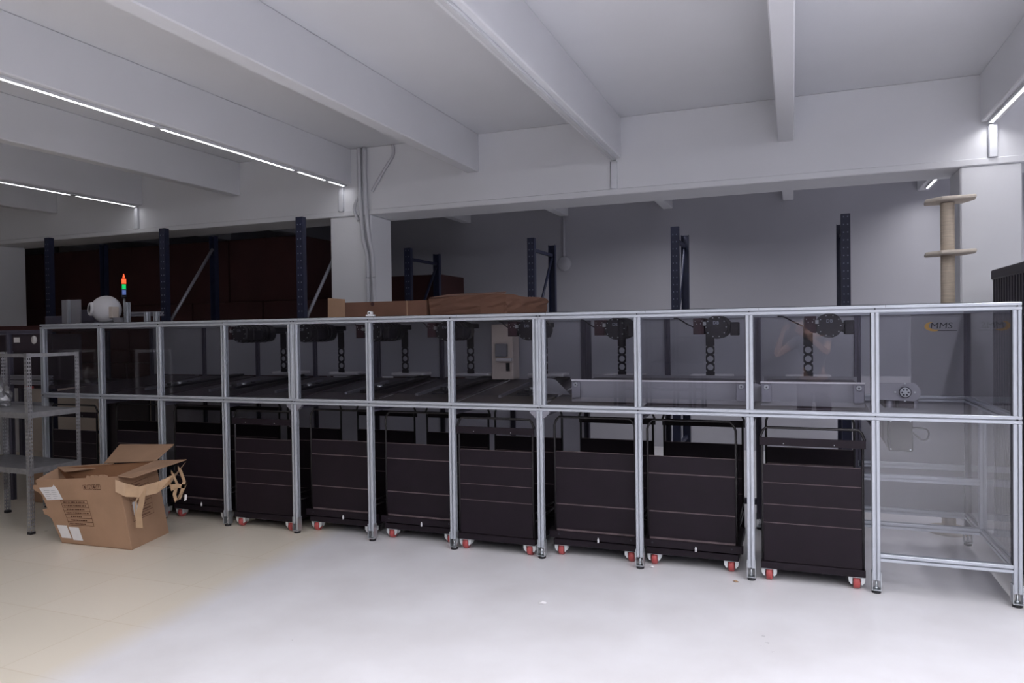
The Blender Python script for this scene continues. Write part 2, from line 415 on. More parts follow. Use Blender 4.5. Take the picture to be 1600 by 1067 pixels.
cond('thin_conduit', [(-3.91, YG - .02, 3.57), (-3.91, YG - .02, 3.46), (-4.0, YG - .02, 3.34), (-4.13, YG - .02, 3.16), (-4.168, YG - .02, 3.1)], .016, 'thin white pipe slanting from the ceiling to the thick pipes')
cond('thin_conduit', [(-4.335, YG - .03, 3.06), (-4.38, YG - .03, 2.97), (-4.385, YG - .03, 2.9), (-4.34, YG - .03, 2.80)], .016, 'short white elbow pipe left of the thick pipes')
t = thing('junction_box', 'round white junction box with a drop pipe on the back wall', 'junction box', (-3.0, YB - .01, 2.5))
MB().lathe([(.10, 0), (.105, .01), (.1, .03), (.08, .045), (0, .05)], (-3.0, YB - .001, 2.53), (0, -1, 0), M['wall'], 24).build('box_cover', t)
MB().tube([(-3.0, YB - .02, 2.63), (-3.0, YB - .02, 3.18)], .022, M['wall']).build('drop_pipe', t)

# ---------------------------------------------------------------- aluminium sorting line enclosure
FY, RY, MY = 4.85, 6.10, 5.65
P = [-6.570, -5.835, -5.135, -4.430, -3.730, -3.030, -2.335, -1.655, -.963, -.255, .457, 1.173]
JN = (4, 7)
W, HT, HM = .044, 1.697, 1.057
AL = M['alu']
def foot(t, x, y, leg):
    b = MB()
    b.box(x - .026, x - .022, y - .026, y + .026, .022, .13, M['steel']).box(x + .022, x + .026, y - .026, y + .026, .022, .13, M['steel'])
    b.box(x - .026, x + .026, y - .026, y + .026, .018, .023, M['steel'])
    b.build('foot_bracket', leg)
    b = MB().cyl((x, y, 0), (x, y, .012), .026, M['blackpl']).cyl((x, y, .012), (x, y, .07), .007, M['steel'], 8).cyl((x, y, .026), (x, y, .036), .012, M['steel'], 6)
    b.build('levelling_foot', leg)

def module(i0, i1, label):
    x0, x1 = P[i0], P[i1]
    t = thing('machine_enclosure', label, 'machine frame', ((x0 + x1) / 2, FY, 0), 0, 'aluminium machine enclosures in a row')
    a = x0 + (.001 if i0 in JN else -W / 2); b = x1 - (.001 if i1 in JN else -W / 2)
    for y in (FY, RY):
        for nm, z in (('top_rail', HT), ('middle_rail', HM)):
            r = MB().profile((a, y, z), (b, y, z), W, AL)
            if y == FY:
                for i in range(i0, i1 + 1):
                    xx = min(max(P[i], a + .012), b - .012)
                    r.cyl((xx, y - W / 2 - .001, z), (xx, y - W / 2 + .004, z), .0045, M['ink'], 8)
                if nm == 'top_rail':
                    for i in range(i0, i1):
                        r.box(P[i] + .055, P[i] + .058, y - W / 2 - .0015, y, z + .008, z + W / 2 + .001, M['trunksh'])
            r.build(nm, t)
        for i in range(i0, i1 + 1):
            x = P[i]
            if i in JN: x += W / 2 + .001 if i == i0 else -W / 2 - .001
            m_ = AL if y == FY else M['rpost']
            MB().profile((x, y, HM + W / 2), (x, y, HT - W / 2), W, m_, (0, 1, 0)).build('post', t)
            if i in JN and i != i1: continue
            x = P[i]
            leg = MB().profile((x, y, .078), (x, y, HM - W / 2 - .001), W, m_, (0, 1, 0)).build('leg', t)
            foot(t, x, y, leg)
            if y == FY and i in JN:
                for s in (-1, 1):
                    MB().prism([(0, 0), (.05, 0), (.05, -.012), (.012, -.05), (0, -.05)], (x + s * (W / 2 + .0005), y - .018, HM - W / 2 - .001), (s, 0, 0), (0, 0, 1), (0, .036, 0), M['aludark']).build('corner_gusset', t, bevel=.003)
    for i in range(i0, i1 + 1):      # depth rails, under the roof and at the deck
        if i in JN and i == i1: continue
        if i in (0, len(P) - 1):
            for z in (HT, HM): MB().profile((P[i], FY + W / 2, z), (P[i], RY - W / 2, z), W, AL).build('side_rail', t)
        else:
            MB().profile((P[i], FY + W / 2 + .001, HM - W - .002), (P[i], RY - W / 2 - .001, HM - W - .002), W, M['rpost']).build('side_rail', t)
    for i in range(i0, i1):
        xa, xb = P[i] + W / 2, P[i + 1] - W / 2
        if i in JN: xa += W / 2
        if i + 1 in JN: xb -= W / 2
        MB().box(xa - .004, xb + .004, FY - .002, FY + .003, HM + W / 2 - .004, HT - W / 2 + .004, M['glass']).build('clear_pane', t)
        # dark rubber edging of the pane, on the right side
        MB().box(xb - .004, xb, FY - .008, FY - .0025, HM + W / 2, HT - W / 2, M['blackpl']).build('pane_gasket', t)
        if i == 10: continue
        MB().box(P[i] + W / 2, P[i + 1] - W / 2, RY - .004, RY + .006, HM + .12, HT - W / 2, M['backp']).build('back_panel', t)
        if i < 7:
            MB().box(P[i] + W / 2 + .001, P[i + 1] - W / 2 - .001, RY - .004, RY + .006, .24, HM - W - .03, M['lowp']).build('lower_back_panel', t)
        d = MB(); x0_, x1_ = P[i] + .025, P[i + 1] - .025
        d.hexa([(x0_, FY + .05, HM + .01), (x1_, FY + .05, HM + .01), (x1_, RY - .03, HM + .1), (x0_, RY - .03, HM + .1),
                (x0_, FY + .05, HM + .022), (x1_, FY + .05, HM + .022), (x1_, RY - .03, HM + .112), (x0_, RY - .03, HM + .112)], M['deck'])
        d.build('deck_plate', t)
        MB().profile((P[i] + W / 2 + .001, RY, .215), (P[i + 1] - W / 2 - .001, RY, .215), W, M['rpost']).build('rear_bottom_rail', t)
    MB().box(a, b, FY - .015, RY + .02, HT + W / 2, HT + W / 2 + .004, M['glass']).build('roof_sheet', t)
    return t

ma = module(0, 4, 'aluminium machine enclosure with four dark bays, behind the open carton at left')
mb_ = module(4, 7, 'aluminium machine enclosure with three bays in the middle of the row')
mc = module(7, 11, 'aluminium machine enclosure with four bays at right, ending in a glazed cell')

# glazed end cell of the right enclosure
xa, xb = P[10], P[11]
def part(mb, name, t=mc, **k): return mb.build(name, t, **k)
part(MB().profile((xa + W / 2, FY, .215), (xb - W / 2, FY, .215), W, AL), 'bottom_rail')
part(MB().box(xa + W / 2, xb - W / 2, FY - .002, FY + .003, .237, HM - W / 2, M['glass']), 'clear_pane')
for z0, z1 in ((.237, HM - W / 2), (HM + W / 2, HT - W / 2)):
    part(MB().box(xb - .002, xb + .003, FY + W / 2, RY - W / 2, z0, z1, M['glass']), 'clear_pane')
    part(MB().box(xb - W / 2 - .007, xb - W / 2, FY - .01, FY - .004, z0, z1, M['blackpl']), 'pane_gasket')
part(MB().profile((xb, FY + W / 2, .215), (xb, RY - W / 2, .215), W, AL), 'side_rail')
part(MB().profile((xb, MY, .237), (xb, MY, HM - W / 2), W, AL, (0, 1, 0)), 'support_post')
part(MB().profile((xa, MY, .215), (xb - W / 2, MY, .215), W, AL), 'inner_rail')
part(MB().profile((xa, MY, .545), (xb - W / 2, MY, .545), W, AL), 'inner_rail')
part(MB().profile((xa, RY, .215), (xb - W / 2, RY, .215), W, AL), 'rear_bottom_rail')
part(MB().profile((xa, RY, .56), (xb - W / 2, RY, .56), W, AL), 'inner_rail')
part(MB().box(xa + W / 2, xb - W / 2, RY - .004, RY + .006, .24, HM - W / 2, M['greyp']), 'lower_back_panel')
bp = part(MB().box(.815, xb - W / 2, RY - .006, RY + .006, HM + W / 2, HT - W / 2, M['greyp']), 'logo_panel')
part(MB().box(xa + W / 2, .81, RY - .004, RY + .006, HM + .16, HT - W / 2, M['backp']), 'back_panel')
lg = MB(); cx, cz = .985, 1.590
ar = []
for i in range(15): a = math.radians(118 + 170 * i / 14); ar.append((.062 * math.cos(a), .036 * math.sin(a)))
for i in range(15): a = math.radians(288 - 170 * i / 14); ar.append((.016 + .052 * math.cos(a), .005 + .029 * math.sin(a)))
lg.prism(ar, (cx - .02, RY - .009, cz - .004), (1, 0, 0), (0, 0, 1), (0, .002, 0), M['gold'])
lg.text('MMS', .062, (cx - .048, RY - .008, cz - .02), (1, 0, 0), (0, 0, 1), M['ink'], shear=.12, sx=1.15)
lg.box(cx - .03, cx + .125, RY - .0085, RY - .007, cz - .038, cz - .034, M['ink'])
lg.build('logo', bp)

# ---------------------------------------------------------------- actuators hanging in the bays
ordn = ['rightmost', 'second from the right', 'third from the right', 'fourth from the right', 'fifth from the right', 'sixth from the right', 'seventh from the right', 'eighth from the right']
def make_actuator():
    t = thing('swing_actuator', 'x', 'actuator', (0, 5.85, 1.26), 0, 'black actuators hanging behind the panes')
    L_ = dict(local=True)
    def z(v): return v - 1.26
    b = MB().box(-.036, .036, -.74, -.48, z(1.555), z(1.665), M['darkred'])
    for dx, dz in ((-.022, 1.645), (.022, 1.645), (-.012, 1.625), (.014, 1.627)): b.cyl((dx, -.745, z(dz)), (dx, -.739, z(dz)), .004, M['steel'], 8)
    b.build('gearbox', t, True, bevel=.005)
    b = MB().cyl((.115, -.74, z(1.603)), (.115, -.34, z(1.603)), .075, M['blackpl'], 24)
    for k in range(6): b.cyl((.115, -.70 + k * .055, z(1.603)), (.115, -.68 + k * .055, z(1.603)), .080, M['blackpl'], 24)
    for k in range(10):
        a = 2 * PI * k / 10; b.cyl((.115 + .066 * math.cos(a), -.746, z(1.603) + .066 * math.sin(a)), (.115 + .066 * math.cos(a), -.738, z(1.603) + .066 * math.sin(a)), .004, M['steel'], 6)
    b.box(.03, .05, -.76, -.735, z(1.615), z(1.64), M['steel'])
    mo = b.build('motor', t, True)
    MB().text('DB', .03, (.095, -.742, z(1.622)), (1, 0, 0), (0, 0, 1), M['markw']).build('marking', mo, True)
    MB().box(.205, .26, -.72, -.6, z(1.545), z(1.635), M['blackpl']).box(.19, .206, -.70, -.62, z(1.56), z(1.62), M['blackpl']).build('connector_block', t, True, bevel=.004)
    MB().box(-.03, .03, -.5, .0, z(1.60), z(1.66), M['blackpl']).box(.1, .125, -.35, -.1, z(1.62), z(1.66), M['blackpl']).build('mounting_bracket', t, True, bevel=.003)
    b = MB().holes((-.033, .0, 0), (1, 0, 0), (0, 0, 1), .066, 3, .066, .047, .047, M['blackpl'], .006, True)
    b.box(-.033, .033, -.006, 0, .198, z(1.60), M['blackpl']).box(-.033, .033, -.006, 0, -.03, 0, M['blackpl'])
    b.build('perforated_arm', t, True)
    MB().box(-.16, .16, .02, .20, -.055, -.03, M['white']).build('catch_ledge', t, True, bevel=.004)
    b = MB().tube(smooth_path([(-.04, -.6, z(1.6)), (-.1, -.6, z(1.63)), (-.16, -.55, z(1.665)), (-.2, -.5, z(1.67))]), .005, M['blackpl'], 6); b.build('cable', t, True)
    return t
proto = make_actuator()
AX = [.107, -.597, -1.29, -1.955, -2.63, -3.28, -3.96, -4.62]
for i, x in enumerate(AX):
    o = proto if i == 0 else copy_tree(proto)
    o.location = (x, 5.85, 1.26)
    o['label'] = 'black actuator with three hole arm behind the panes, %s' % ordn[i]

# black diverter slides on the deck
def make_slide():
    t = thing('diverter_slide', 'x', 'slide', (0, 5.45, 1.1), 0, 'black diverter slides on the deck')
    b = MB().hexa([(-.05, -.5, -.005), (.05, -.5, -.005), (.07, .5, .05), (-.05, .5, .05), (-.05, -.5, .018), (.05, -.5, .018), (.07, .5, .072), (-.05, .5, .072)], M['blackpl'])
    b.build('slide_body', t, True, bevel=.004)
    b = MB()
    for k in range(3): b.cyl((.0, -.4 + k * .12, .01), (.0, -.4 + k * .12, .045), .022, M['steel' if k == 1 else 'blackpl'], 12)
    b.build('roller', t, True)
    MB().hexa([(-.19, -.5, -.02), (-.17, -.5, -.02), (-.17, .15, .028), (-.19, .15, .028), (-.19, -.5, .0), (-.17, -.5, .0), (-.17, .15, .05), (-.19, .15, .05)], M['aludark']).build('guide_strip', t, True)
    return t
ps = make_slide()
SX = [-1.84, -2.53, -3.17, -3.86, -4.56, -5.3]
for i, x in enumerate(SX):
    o = ps if i == 0 else copy_tree(ps)
    o.location = (x, 5.50, 1.125)
    o['label'] = 'black diverter slide on the dark deck, %s of its row' % (['rightmost', 'second from right', 'third from right', 'fourth from right', 'fifth from right', 'leftmost'][i])

# belt conveyors behind the right panes
def conveyor(x0, x1, label):
    y0, y1, zt = 5.0, 5.6, 1.243
    t = thing('belt_conveyor', label, 'conveyor', ((x0 + x1) / 2, y0, 1.06), 0, 'short belt conveyors on the deck')
    MB().box(x0, x1, y0 - .006, y0, 1.092, zt, M['greyp']).box(x0, x1, y0 - .014, y0 - .002, zt - .006, zt + .004, M['white']).build('side_guard', t)
    MB().box(x0 + .02, x1 - .02, y0 + .01, y1, zt - .04, zt - .02, M['deck']).build('belt', t, bevel=.008, seg=2)
    MB().box(x0, x1, y1 + .004, y1 + .01, 1.152, zt, M['greyp']).build('rear_guard', t)
    for xx in (x0 + .035, x1 - .035):
        b = MB().box(xx - .03, xx + .03, y0 - .026, y0 - .016, 1.118, zt - .012, M['aludark']).cyl((xx, y0 - .034, zt - .03), (xx, y0 - .024, zt - .03), .016, M['steel'], 16).cyl((xx, y0 - .037, zt - .03), (xx, y0 - .033, zt - .03), .006, M['ink'], 6)
        b.build('bearing_bracket', t, bevel=.002)
conveyor(-1.465, -.28, 'grey belt conveyor behind the third and fourth panes from the right end')
conveyor(-.195, .415, 'grey belt conveyor behind the pane with the photographer reflected')
for i, x in enumerate((-.235, -1.69)):
    t = thing('side_support', ('slanted grey support plate left of the reflected photographer', 'slanted grey support plate beside the double post in the middle')[i], 'support', (x, 5.1, 1.1))
    MB().prism([(-.03, 0), (.16, 0), (.05, .105), (.02, .115), (-.02, .115)], (x, 5.05 + .12 * i, 1.113 + .01 * i) if i else (x - .01, 5.05, 1.113), (1, 0, 0), (0, 0, 1), (0, .012, 0), M['greyp']).build('plate', t)

# drive unit in the end cell
t = thing('drive_unit', 'grey drive motor with round hub at the left of the glazed end cell', 'motor', (.6, 5.2, 1.06))
b = MB()
pts = [(-.16, -.05), (.06, -.055)] + [(.06 + .06 * math.cos(a), .06 * math.sin(a)) for a in [math.radians(-70 + 14 * k) for k in range(11)]] + [(-.16, .055)]
b.prism(pts, (.63, 5.2, 1.175), (1, 0, 0), (0, 0, 1), (0, .03, 0), M['greyp'])
for a in range(4): b.cyl((.66 + .055 * math.cos(a * PI / 2), 5.199, 1.175 + .055 * math.sin(a * PI / 2)), (.66 + .055 * math.cos(a * PI / 2), 5.194, 1.175 + .055 * math.sin(a * PI / 2)), .006, M['steel'], 8)
b.build('bearing_plate', t)
b = MB().cyl((.66, 5.2, 1.175), (.66, 5.185, 1.175), .036, M['ink'], 24).cyl((.66, 5.186, 1.175), (.66, 5.181, 1.175), .03, M['steel'], 24)
for k in range(6): b.cyl((.66 + .018 * math.cos(k * PI / 3), 5.182, 1.175 + .018 * math.sin(k * PI / 3)), (.66 + .018 * math.cos(k * PI / 3), 5.178, 1.175 + .018 * math.sin(k * PI / 3)), .006, M['ink'], 8)
b.build('hub', t)
MB().box(.545, .715, 5.23, 5.5, 1.07, 1.15, M['deck']).cyl((.575, 5.24, 1.07), (.575, 5.24, 1.12), .022, M['aludark'], 14).cyl((.62, 5.24, 1.07), (.62, 5.24, 1.12), .014, M['blackpl'], 14).build('motor_housing', t, bevel=.004)
MB().cyl((.72, 5.3, 1.06), (.72, 5.3, 1.13), .028, M['aludark'], 16).build('sensor', t)
t = thing('control_box', 'dark grey control box with cable loop under the middle rail of the end cell', 'control box', (.64, 5.3, .78))
b = MB().box(.575, .715, 5.28, 5.46, .785, 1.0, M['blackpl']).prism([(-.0, 0), (-.035, .06), (-.035, .2), (0, .2)], (.575, 5.3, .80), (1, 0, 0), (0, 0, 1), (0, .14, 0), M['blackpl'])
b.build('housing', t, bevel=.006)
b = MB()
for x, z in ((.588, .80), (.70, .80), (.588, .98), (.70, .98)): b.cyl((x, 5.281, z), (x, 5.276, z), .005, M['steel'], 8)
b.build('screws', t)
MB().tube(smooth_path([(.715, 5.36, .93), (.75, 5.34, .935), (.795, 5.33, .93), (.812, 5.33, .90), (.80, 5.33, .865), (.775, 5.33, .858), (.74, 5.34, .885), (.713, 5.36, .91)]), .006, M['blackpl'], 8).build('cable_loop', t)

# pale control cabinet standing inside the fifth bay
t = thing('control_cabinet', 'narrow white control cabinet behind the pane left of the double post', 'cabinet', (-2.36, 5.95, 1.1))
MB().box(-2.455, -2.255, 5.9, 6.06, 1.175, 1.655, M['cream']).build('body', t, bevel=.006)
MB().box(-2.405, -2.30, 5.86, 5.899, 1.375, 1.485, M['greyp']).build('grey_box', t, bevel=.004)
MB().box(-2.40, -2.26, 5.872, 5.899, 1.335, 1.362, M['label']).build('shelf_lip', t)
MB().box(-2.315, -2.285, 5.885, 5.899, 1.25, 1.32, M['blackpl']).build('socket', t)

# ---------------------------------------------------------------- wheeled roll cages
def make_cart():
    t = thing('roll_cage_cart', 'x', 'cart', (0, 0, 0), 0, 'black roll carts under the machine')
    hw, hd = .287, .36; BK, TB = M['black'], M['blacktube']
    b = MB()
    b.box(-hw - .012, hw + .012, -hd, -hd + .04, .078, .122, BK).box(-hw - .012, hw + .012, hd - .04, hd, .078, .122, BK)
    b.box(-hw - .012, -hw + .028, -hd + .04, hd - .04, .078, .122, BK).box(hw - .028, hw + .012, -hd + .04, hd - .04, .078, .122, BK)
    b.box(-hw + .028, hw - .028, -hd + .04, hd - .04, .10, .116, BK)
    b.build('base_frame', t, True, bevel=.003)
    # flush panel side (front, -y)
    zs = [.127, .37, .486, .622, .737]
    b = MB()
    for a, c in zip(zs, zs[1:]): b.box(-hw + .006, hw - .006, -hd + .012, -hd + .03, a + .0025, c - .0025, BK)
    b.box(-hw + .008, hw - .008, -hd + .016, -hd + .028, .127, .737, M['seam'])
    for z in zs[1:-1]: b.box(-hw + .006, hw - .006, -hd + .0105, -hd + .0121, z - .0032, z - .0022, M['seam'])
    b.build('front_panel', t, True)
    # lip side (rear, +y)
    zs = [.19, .37, .626, .742]
    b = MB()
    for a, c in zip(zs, zs[1:]): b.box(-hw + .006, hw - .006, hd - .03, hd - .012, a + .003, c - .003, BK)
    b.box(-hw + .008, hw - .008, hd - .028, hd - .016, .125, .742, M['seam'])
    for z in zs[1:-1]: b.box(-hw + .006, hw - .006, hd - .0121, hd - .0095, z - .0045, z - .0025, M['seam'])
    b.box(-hw + .006, hw - .006, hd - .03, hd - .02, .125, .19, BK)
    b.build('rear_panel', t, True)
    for s, nm in ((-1, 'front_arch'), (1, 'rear_arch')):
        y = s * (hd - .016); top = .968 if s < 0 else .985; R_ = .022
        k = .05
        pts = [(-hw, y, .12), (-hw, y, top - .075), (-hw - .012, y, top - .06), (-hw + .004, y, top - .02), (-hw + .022, y, top), (hw - .022, y, top), (hw - .004, y, top - .02), (hw + .012, y, top - .06), (hw, y, top - .075), (hw, y, .12)]
        if s > 0: pts = [(-hw, y, .12), (-hw, y, top - .06), (-hw + .012, y, top - .025), (-hw + .035, y, top), (hw - .035, y, top), (hw - .012, y, top - .025), (hw, y, top - .06), (hw, y, .12)]
        MB().tube(pts, .0085, TB, 8).build(nm, t, True)
    b = MB().box(-hw - .016, hw + .016, -hd - .006, -hd + .007, .858, .907, BK)
    for x in (-.16, .13): b.cyl((x, -hd - .009, .873), (x, -hd - .005, .873), .004, M['steel'], 8)
    b.build('push_bar', t, True, bevel=.003)
    b = MB().box(-hw - .04, hw + .04, hd + .004, hd + .012, .132, .178, BK).box(-hw - .04, hw + .04, hd - .008, hd + .012, .174, .181, BK)
    b.box(-hw - .04, -hw - .033, hd - .03, hd + .012, .132, .178, BK).box(hw + .033, hw + .04, hd - .03, hd + .012, .132, .178, BK)
    for x in (-hw + .03, hw - .03): b.cyl((x, hd + .011, .16), (x, hd + .014, .16), .007, M['ink'], 10)
    lb = b.build('drop_lip', t, True, bevel=.002)
    MB().cyl((-.03, hd + .02, .125), (-.03, hd + .02, .15), .0065, M['white'], 10).cyl((-.03, hd + .02, .15), (-.03, hd + .02, .158), .004, M['white'], 8).cyl((-.03, hd + .01, .138), (-.03, hd + .02, .138), .004, M['steel'], 8).build('latch_pin', lb, True)
    for x in (-hw, hw):
        MB().tube([(x, -hd + .02, .24), (x, hd - .02, .24)], .008, TB, 8).tube([(x, -hd + .02, .30), (x, hd - .02, .28)], .006, TB, 8).build('side_bar', t, True)
    for sx in (-1, 1):
        for sy in (-1, 1):
            x, y = sx * (hw - .036), sy * (hd - .045)
            b = MB().box(x - .036, x + .036, y - .034, y + .034, .072, .078, M['fork'])
            for k in (-1, 1):
                b.prism([(-.032, .073), (.032, .073), (.02, .04), (.008, .028), (-.008, .028), (-.02, .04)], (x + k * .024, y, 0), (0, 1, 0), (0, 0, 1), (k * .003, 0, 0), M['fork'])
                b.prism([(k * .025, .074), (k * .047, .074), (k * .045, .046), (k * .032, .028), (k * .025, .028)], (x, y - .026, 0), (1, 0, 0), (0, 0, 1), (0, .004, 0), M['fork']).prism([(k * .025, .074), (k * .047, .074), (k * .045, .046), (k * .032, .028), (k * .025, .028)], (x, y + .022, 0), (1, 0, 0), (0, 0, 1), (0, .004, 0), M['fork'])
            b.cyl((x - .03, y, .038), (x + .03, y, .038), .006, M['steel'], 10)
            cs = b.build('caster', t, True)
            MB().lathe([(.012, -.019), (.032, -.019), (.037, -.014), (.038, 0), (.037, .014), (.032, .019), (.012, .019)], (x, y, .038), (1, 0, 0), M['red'], 28).build('wheel', cs, True)
    return t
pc = make_cart()
carts = [(.103, 0, 'black roll cart with flush panel and push bar, beside the glazed end cell'),
         (-.636, 1, 'black roll cart with drop lip, first one left of the rightmost flush panel cart'),
         (-1.295, 1, 'black roll cart with drop lip, immediately right of the double post in the middle'),
         (-2.003, 0, 'black roll cart with flush panel immediately left of the double post in the middle'),
         (-2.668, 1, 'black roll cart with drop lip, first one left of the middle flush panel cart'),
         (-3.365, 1, 'black roll cart with drop lip, first one right of the left flush panel cart'),
         (-4.063, 0, 'black roll cart with flush panel and push bar, nearest the open carton'),
         (-4.800, 1, 'black roll cart with drop lip immediately right of the open carton, partly hidden by tape'),
         (-5.490, 1, 'black roll cart mostly hidden behind the open carton'),
         (-6.21, 0, 'leftmost black roll cart seen behind the galvanised shelf post')]
for i, (x, flip, d) in enumerate(carts):
    o = pc if i == 0 else copy_tree(pc)
    o.location = (x, 5.21 if not flip else 5.29, 0); o.rotation_euler = (0, 0, PI if flip else random.uniform(-.01, .01)); o['label'] = d

# ---------------------------------------------------------------- pallet rack frames
def rack(x, y0, y1, zt, label):
    t = thing('pallet_rack_frame', label, 'rack frame', (x, y0, 0), 0, 'navy pallet rack frames')
    for y in (y0, y1):
        b = MB(); w, d = .042, .06; s = 1 if y == y0 else -1; BL = M['blue']
        b.box(x - w, x + w, y - .002, y + .002, 0, zt, BL)
        b.box(x - w, x - w + .004, y, y + s * d, 0, zt, BL).box(x + w - .004, x + w, y, y + s * d, 0, zt, BL)
        if y == y0:
            k = 1.3
            while k < zt - .03:
                for dx in (-.018, .018): b.box(x + dx - .005, x + dx + .005, y - .004, y - .0019, k, k + .012, M['hole'])
                k += .075
        b.build('front_upright' if y == y0 else 'rear_upright', t)
        MB().box(x - .06, x + .06, y - .05, y + .05, 0, .006, M['blue']).build('base_plate', t)
    yy0, yy1 = y0 + .05, y1 - .05
    for z in ((zt - .13, .35) if y0 > 7 else (.35,)): MB().box(x - .016, x + .016, yy0, yy1, z - .018, z + .018, M['blue']).build('cross_brace', t)
    z = zt - .16; s = 1
    while z > .8 and x > -8:
        a, c = (yy1, yy0) if s > 0 else (yy0, yy1)
        MB().tube([(x, a, z), (x, c, z - .95)], .018, M['aludark'] if x < -4.6 else M['blue'], 6).build('diagonal_brace', t); z -= .97; s = -s
for x, d in ((-8.48, 'navy rack frame at far left beside the left pillar'), (-6.64, 'navy rack frame in front of the dark cartons, above the white blower'), (-4.775, 'tall navy rack frame just left of the pillar with pipes')):
    rack(x, 6.33, 7.15, 2.81, d)
for x, zt, d in ((-4.325, 2.61, 'navy rack frame right of the pillar in front of a brown carton'), (-2.748, 2.64, 'navy rack frame beside the round junction box'), (-1.146, 2.665, 'navy rack frame above the third pane from the right end of the machine'), (.488, 2.685, 'navy rack frame left of the sisal cat post')):
    rack(x, 7.8, 8.62, zt, d)

# cartons stacked in the back left bay, its dimness put into their colour
def carton(x0, x1, y0, y1, z0, z1, m, label, group=None, lab=False, name='cardboard_box'):
    t = thing(name, label, 'box', ((x0 + x1) / 2, (y0 + y1) / 2, z0), 0, group)
    MB().box(x0, x1, y0, y1, z0, z1, m).build('carton_body', t, bevel=.006, seg=2)
    MB().box((x0 + x1) / 2 - .03, (x0 + x1) / 2 + .03, y0 - .002, y1 + .002, z1 - .12, z1 + .002, m).build('tape_strip', t)
    if lab: MB().box(x0 + lab, x0 + lab + .11, y0 - .003, y0 - .0005, z0 + .32, z0 + .37, M['label']).build('paper_label', t)
    return t
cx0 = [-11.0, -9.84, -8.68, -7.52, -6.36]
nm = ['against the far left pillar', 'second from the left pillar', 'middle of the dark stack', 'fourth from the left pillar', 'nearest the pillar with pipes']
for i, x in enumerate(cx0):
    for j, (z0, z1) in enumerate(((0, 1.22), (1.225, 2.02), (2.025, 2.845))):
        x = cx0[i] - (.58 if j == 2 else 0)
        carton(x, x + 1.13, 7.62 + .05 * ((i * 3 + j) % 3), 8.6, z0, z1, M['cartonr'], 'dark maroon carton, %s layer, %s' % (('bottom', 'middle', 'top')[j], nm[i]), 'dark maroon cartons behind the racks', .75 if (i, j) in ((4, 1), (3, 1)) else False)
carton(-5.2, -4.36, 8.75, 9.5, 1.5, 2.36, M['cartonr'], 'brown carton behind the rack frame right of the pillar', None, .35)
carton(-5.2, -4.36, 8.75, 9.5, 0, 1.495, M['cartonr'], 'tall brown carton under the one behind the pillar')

# ---------------------------------------------------------------- things on top of the machine
ZT = HT + W / 2 + .005
t = thing('cardboard_box', 'long brown open carton on the machine top in front of the pillar', 'box', (-3.38, 5.75, ZT))
b = MB(); x0, x1, y0, y1, z1 = -3.71, -2.90, 5.55, 6.0, 1.868; c = M['cartond']
b.box(x0, x1, y0, y0 + .006, ZT, z1, c).box(x0, x1, y1 - .006, y1, ZT, z1, c).box(x0, x0 + .006, y0 + .006, y1 - .006, ZT, z1, c).box(x1 - .006, x1, y0 + .006, y1 - .006, ZT, z1, c).box(x0, x1, y0, y1, ZT, ZT + .006, c)
b.cyl((-3.43, y0 - .001, z1 - .02), (-3.43, y0 + .001, z1 - .02), .018, M['cartonr'], 14)
b.build('carton_body', t)
MB().hexa([(x0 - .17, y0 - .02, ZT), (x0, y0 - .005, ZT), (x0, y0 + .001, ZT), (x0 - .17, y0 - .014, ZT), (x0 - .165, y0 - .02, z1 + .045), (x0, y0 - .005, z1 + .03), (x0, y0 + .001, z1 + .03), (x0 - .165, y0 - .014, z1 + .045)], M['carton']).build('end_flap', t)
MB().box(x1 - .19, x1 - .184, y0 - .002, y0, ZT, z1, M['tape']).build('tape_strip', t)
t = thing('cardboard_box', 'crumpled brown taped carton on the machine top, left of the double post', 'box', (-2.4, 5.75, ZT))
b = MB()
b.hexa([(-2.87, 5.58, ZT), (-2.17, 5.55, ZT), (-1.98, 6.0, ZT), (-2.75, 6.05, ZT), (-2.885, 5.56, 1.885), (-2.165, 5.53, 1.90), (-1.96, 6.0, 1.868), (-2.76, 6.08, 1.905)], M['cartond'])
bmesh.ops.subdivide_edges(b.bm, edges=b.bm.edges[:], cuts=5, use_grid_fill=True)
for v in b.bm.verts:
    if v.co.z > ZT + .02: v.co += Vector((random.uniform(-.008, .008), random.uniform(-.008, .008), random.uniform(-.008, .006)))
b.build('carton_body', t)
MB().hexa([(-2.88, 5.56, 1.885), (-2.17, 5.53, 1.90), (-2.25, 5.75, 1.925), (-2.8, 5.78, 1.92), (-2.88, 5.56, 1.889), (-2.17, 5.53, 1.904), (-2.25, 5.75, 1.929), (-2.8, 5.78, 1.924)], M['cartond']).build('top_flap', t)
MB().box(-2.40, -2.19, 5.543, 5.549, ZT + .01, 1.84, M['cartond']).build('tape_strip', t)
b = MB().box(-3.05, -2.985, 4.84, 4.87, ZT + .0, ZT + .012, M['white']).cyl((-3.02, 4.838, ZT + .024), (-3.02, 4.872, ZT + .024), .016, M['white'], 12).cyl((-3.018, 4.834, ZT + .024), (-3.018, 4.839, ZT + .024), .007, M['ink'], 8)
tag(b.build('cable_clip'), 'small white plastic clip on the top rail in front of the long carton', 'clip')

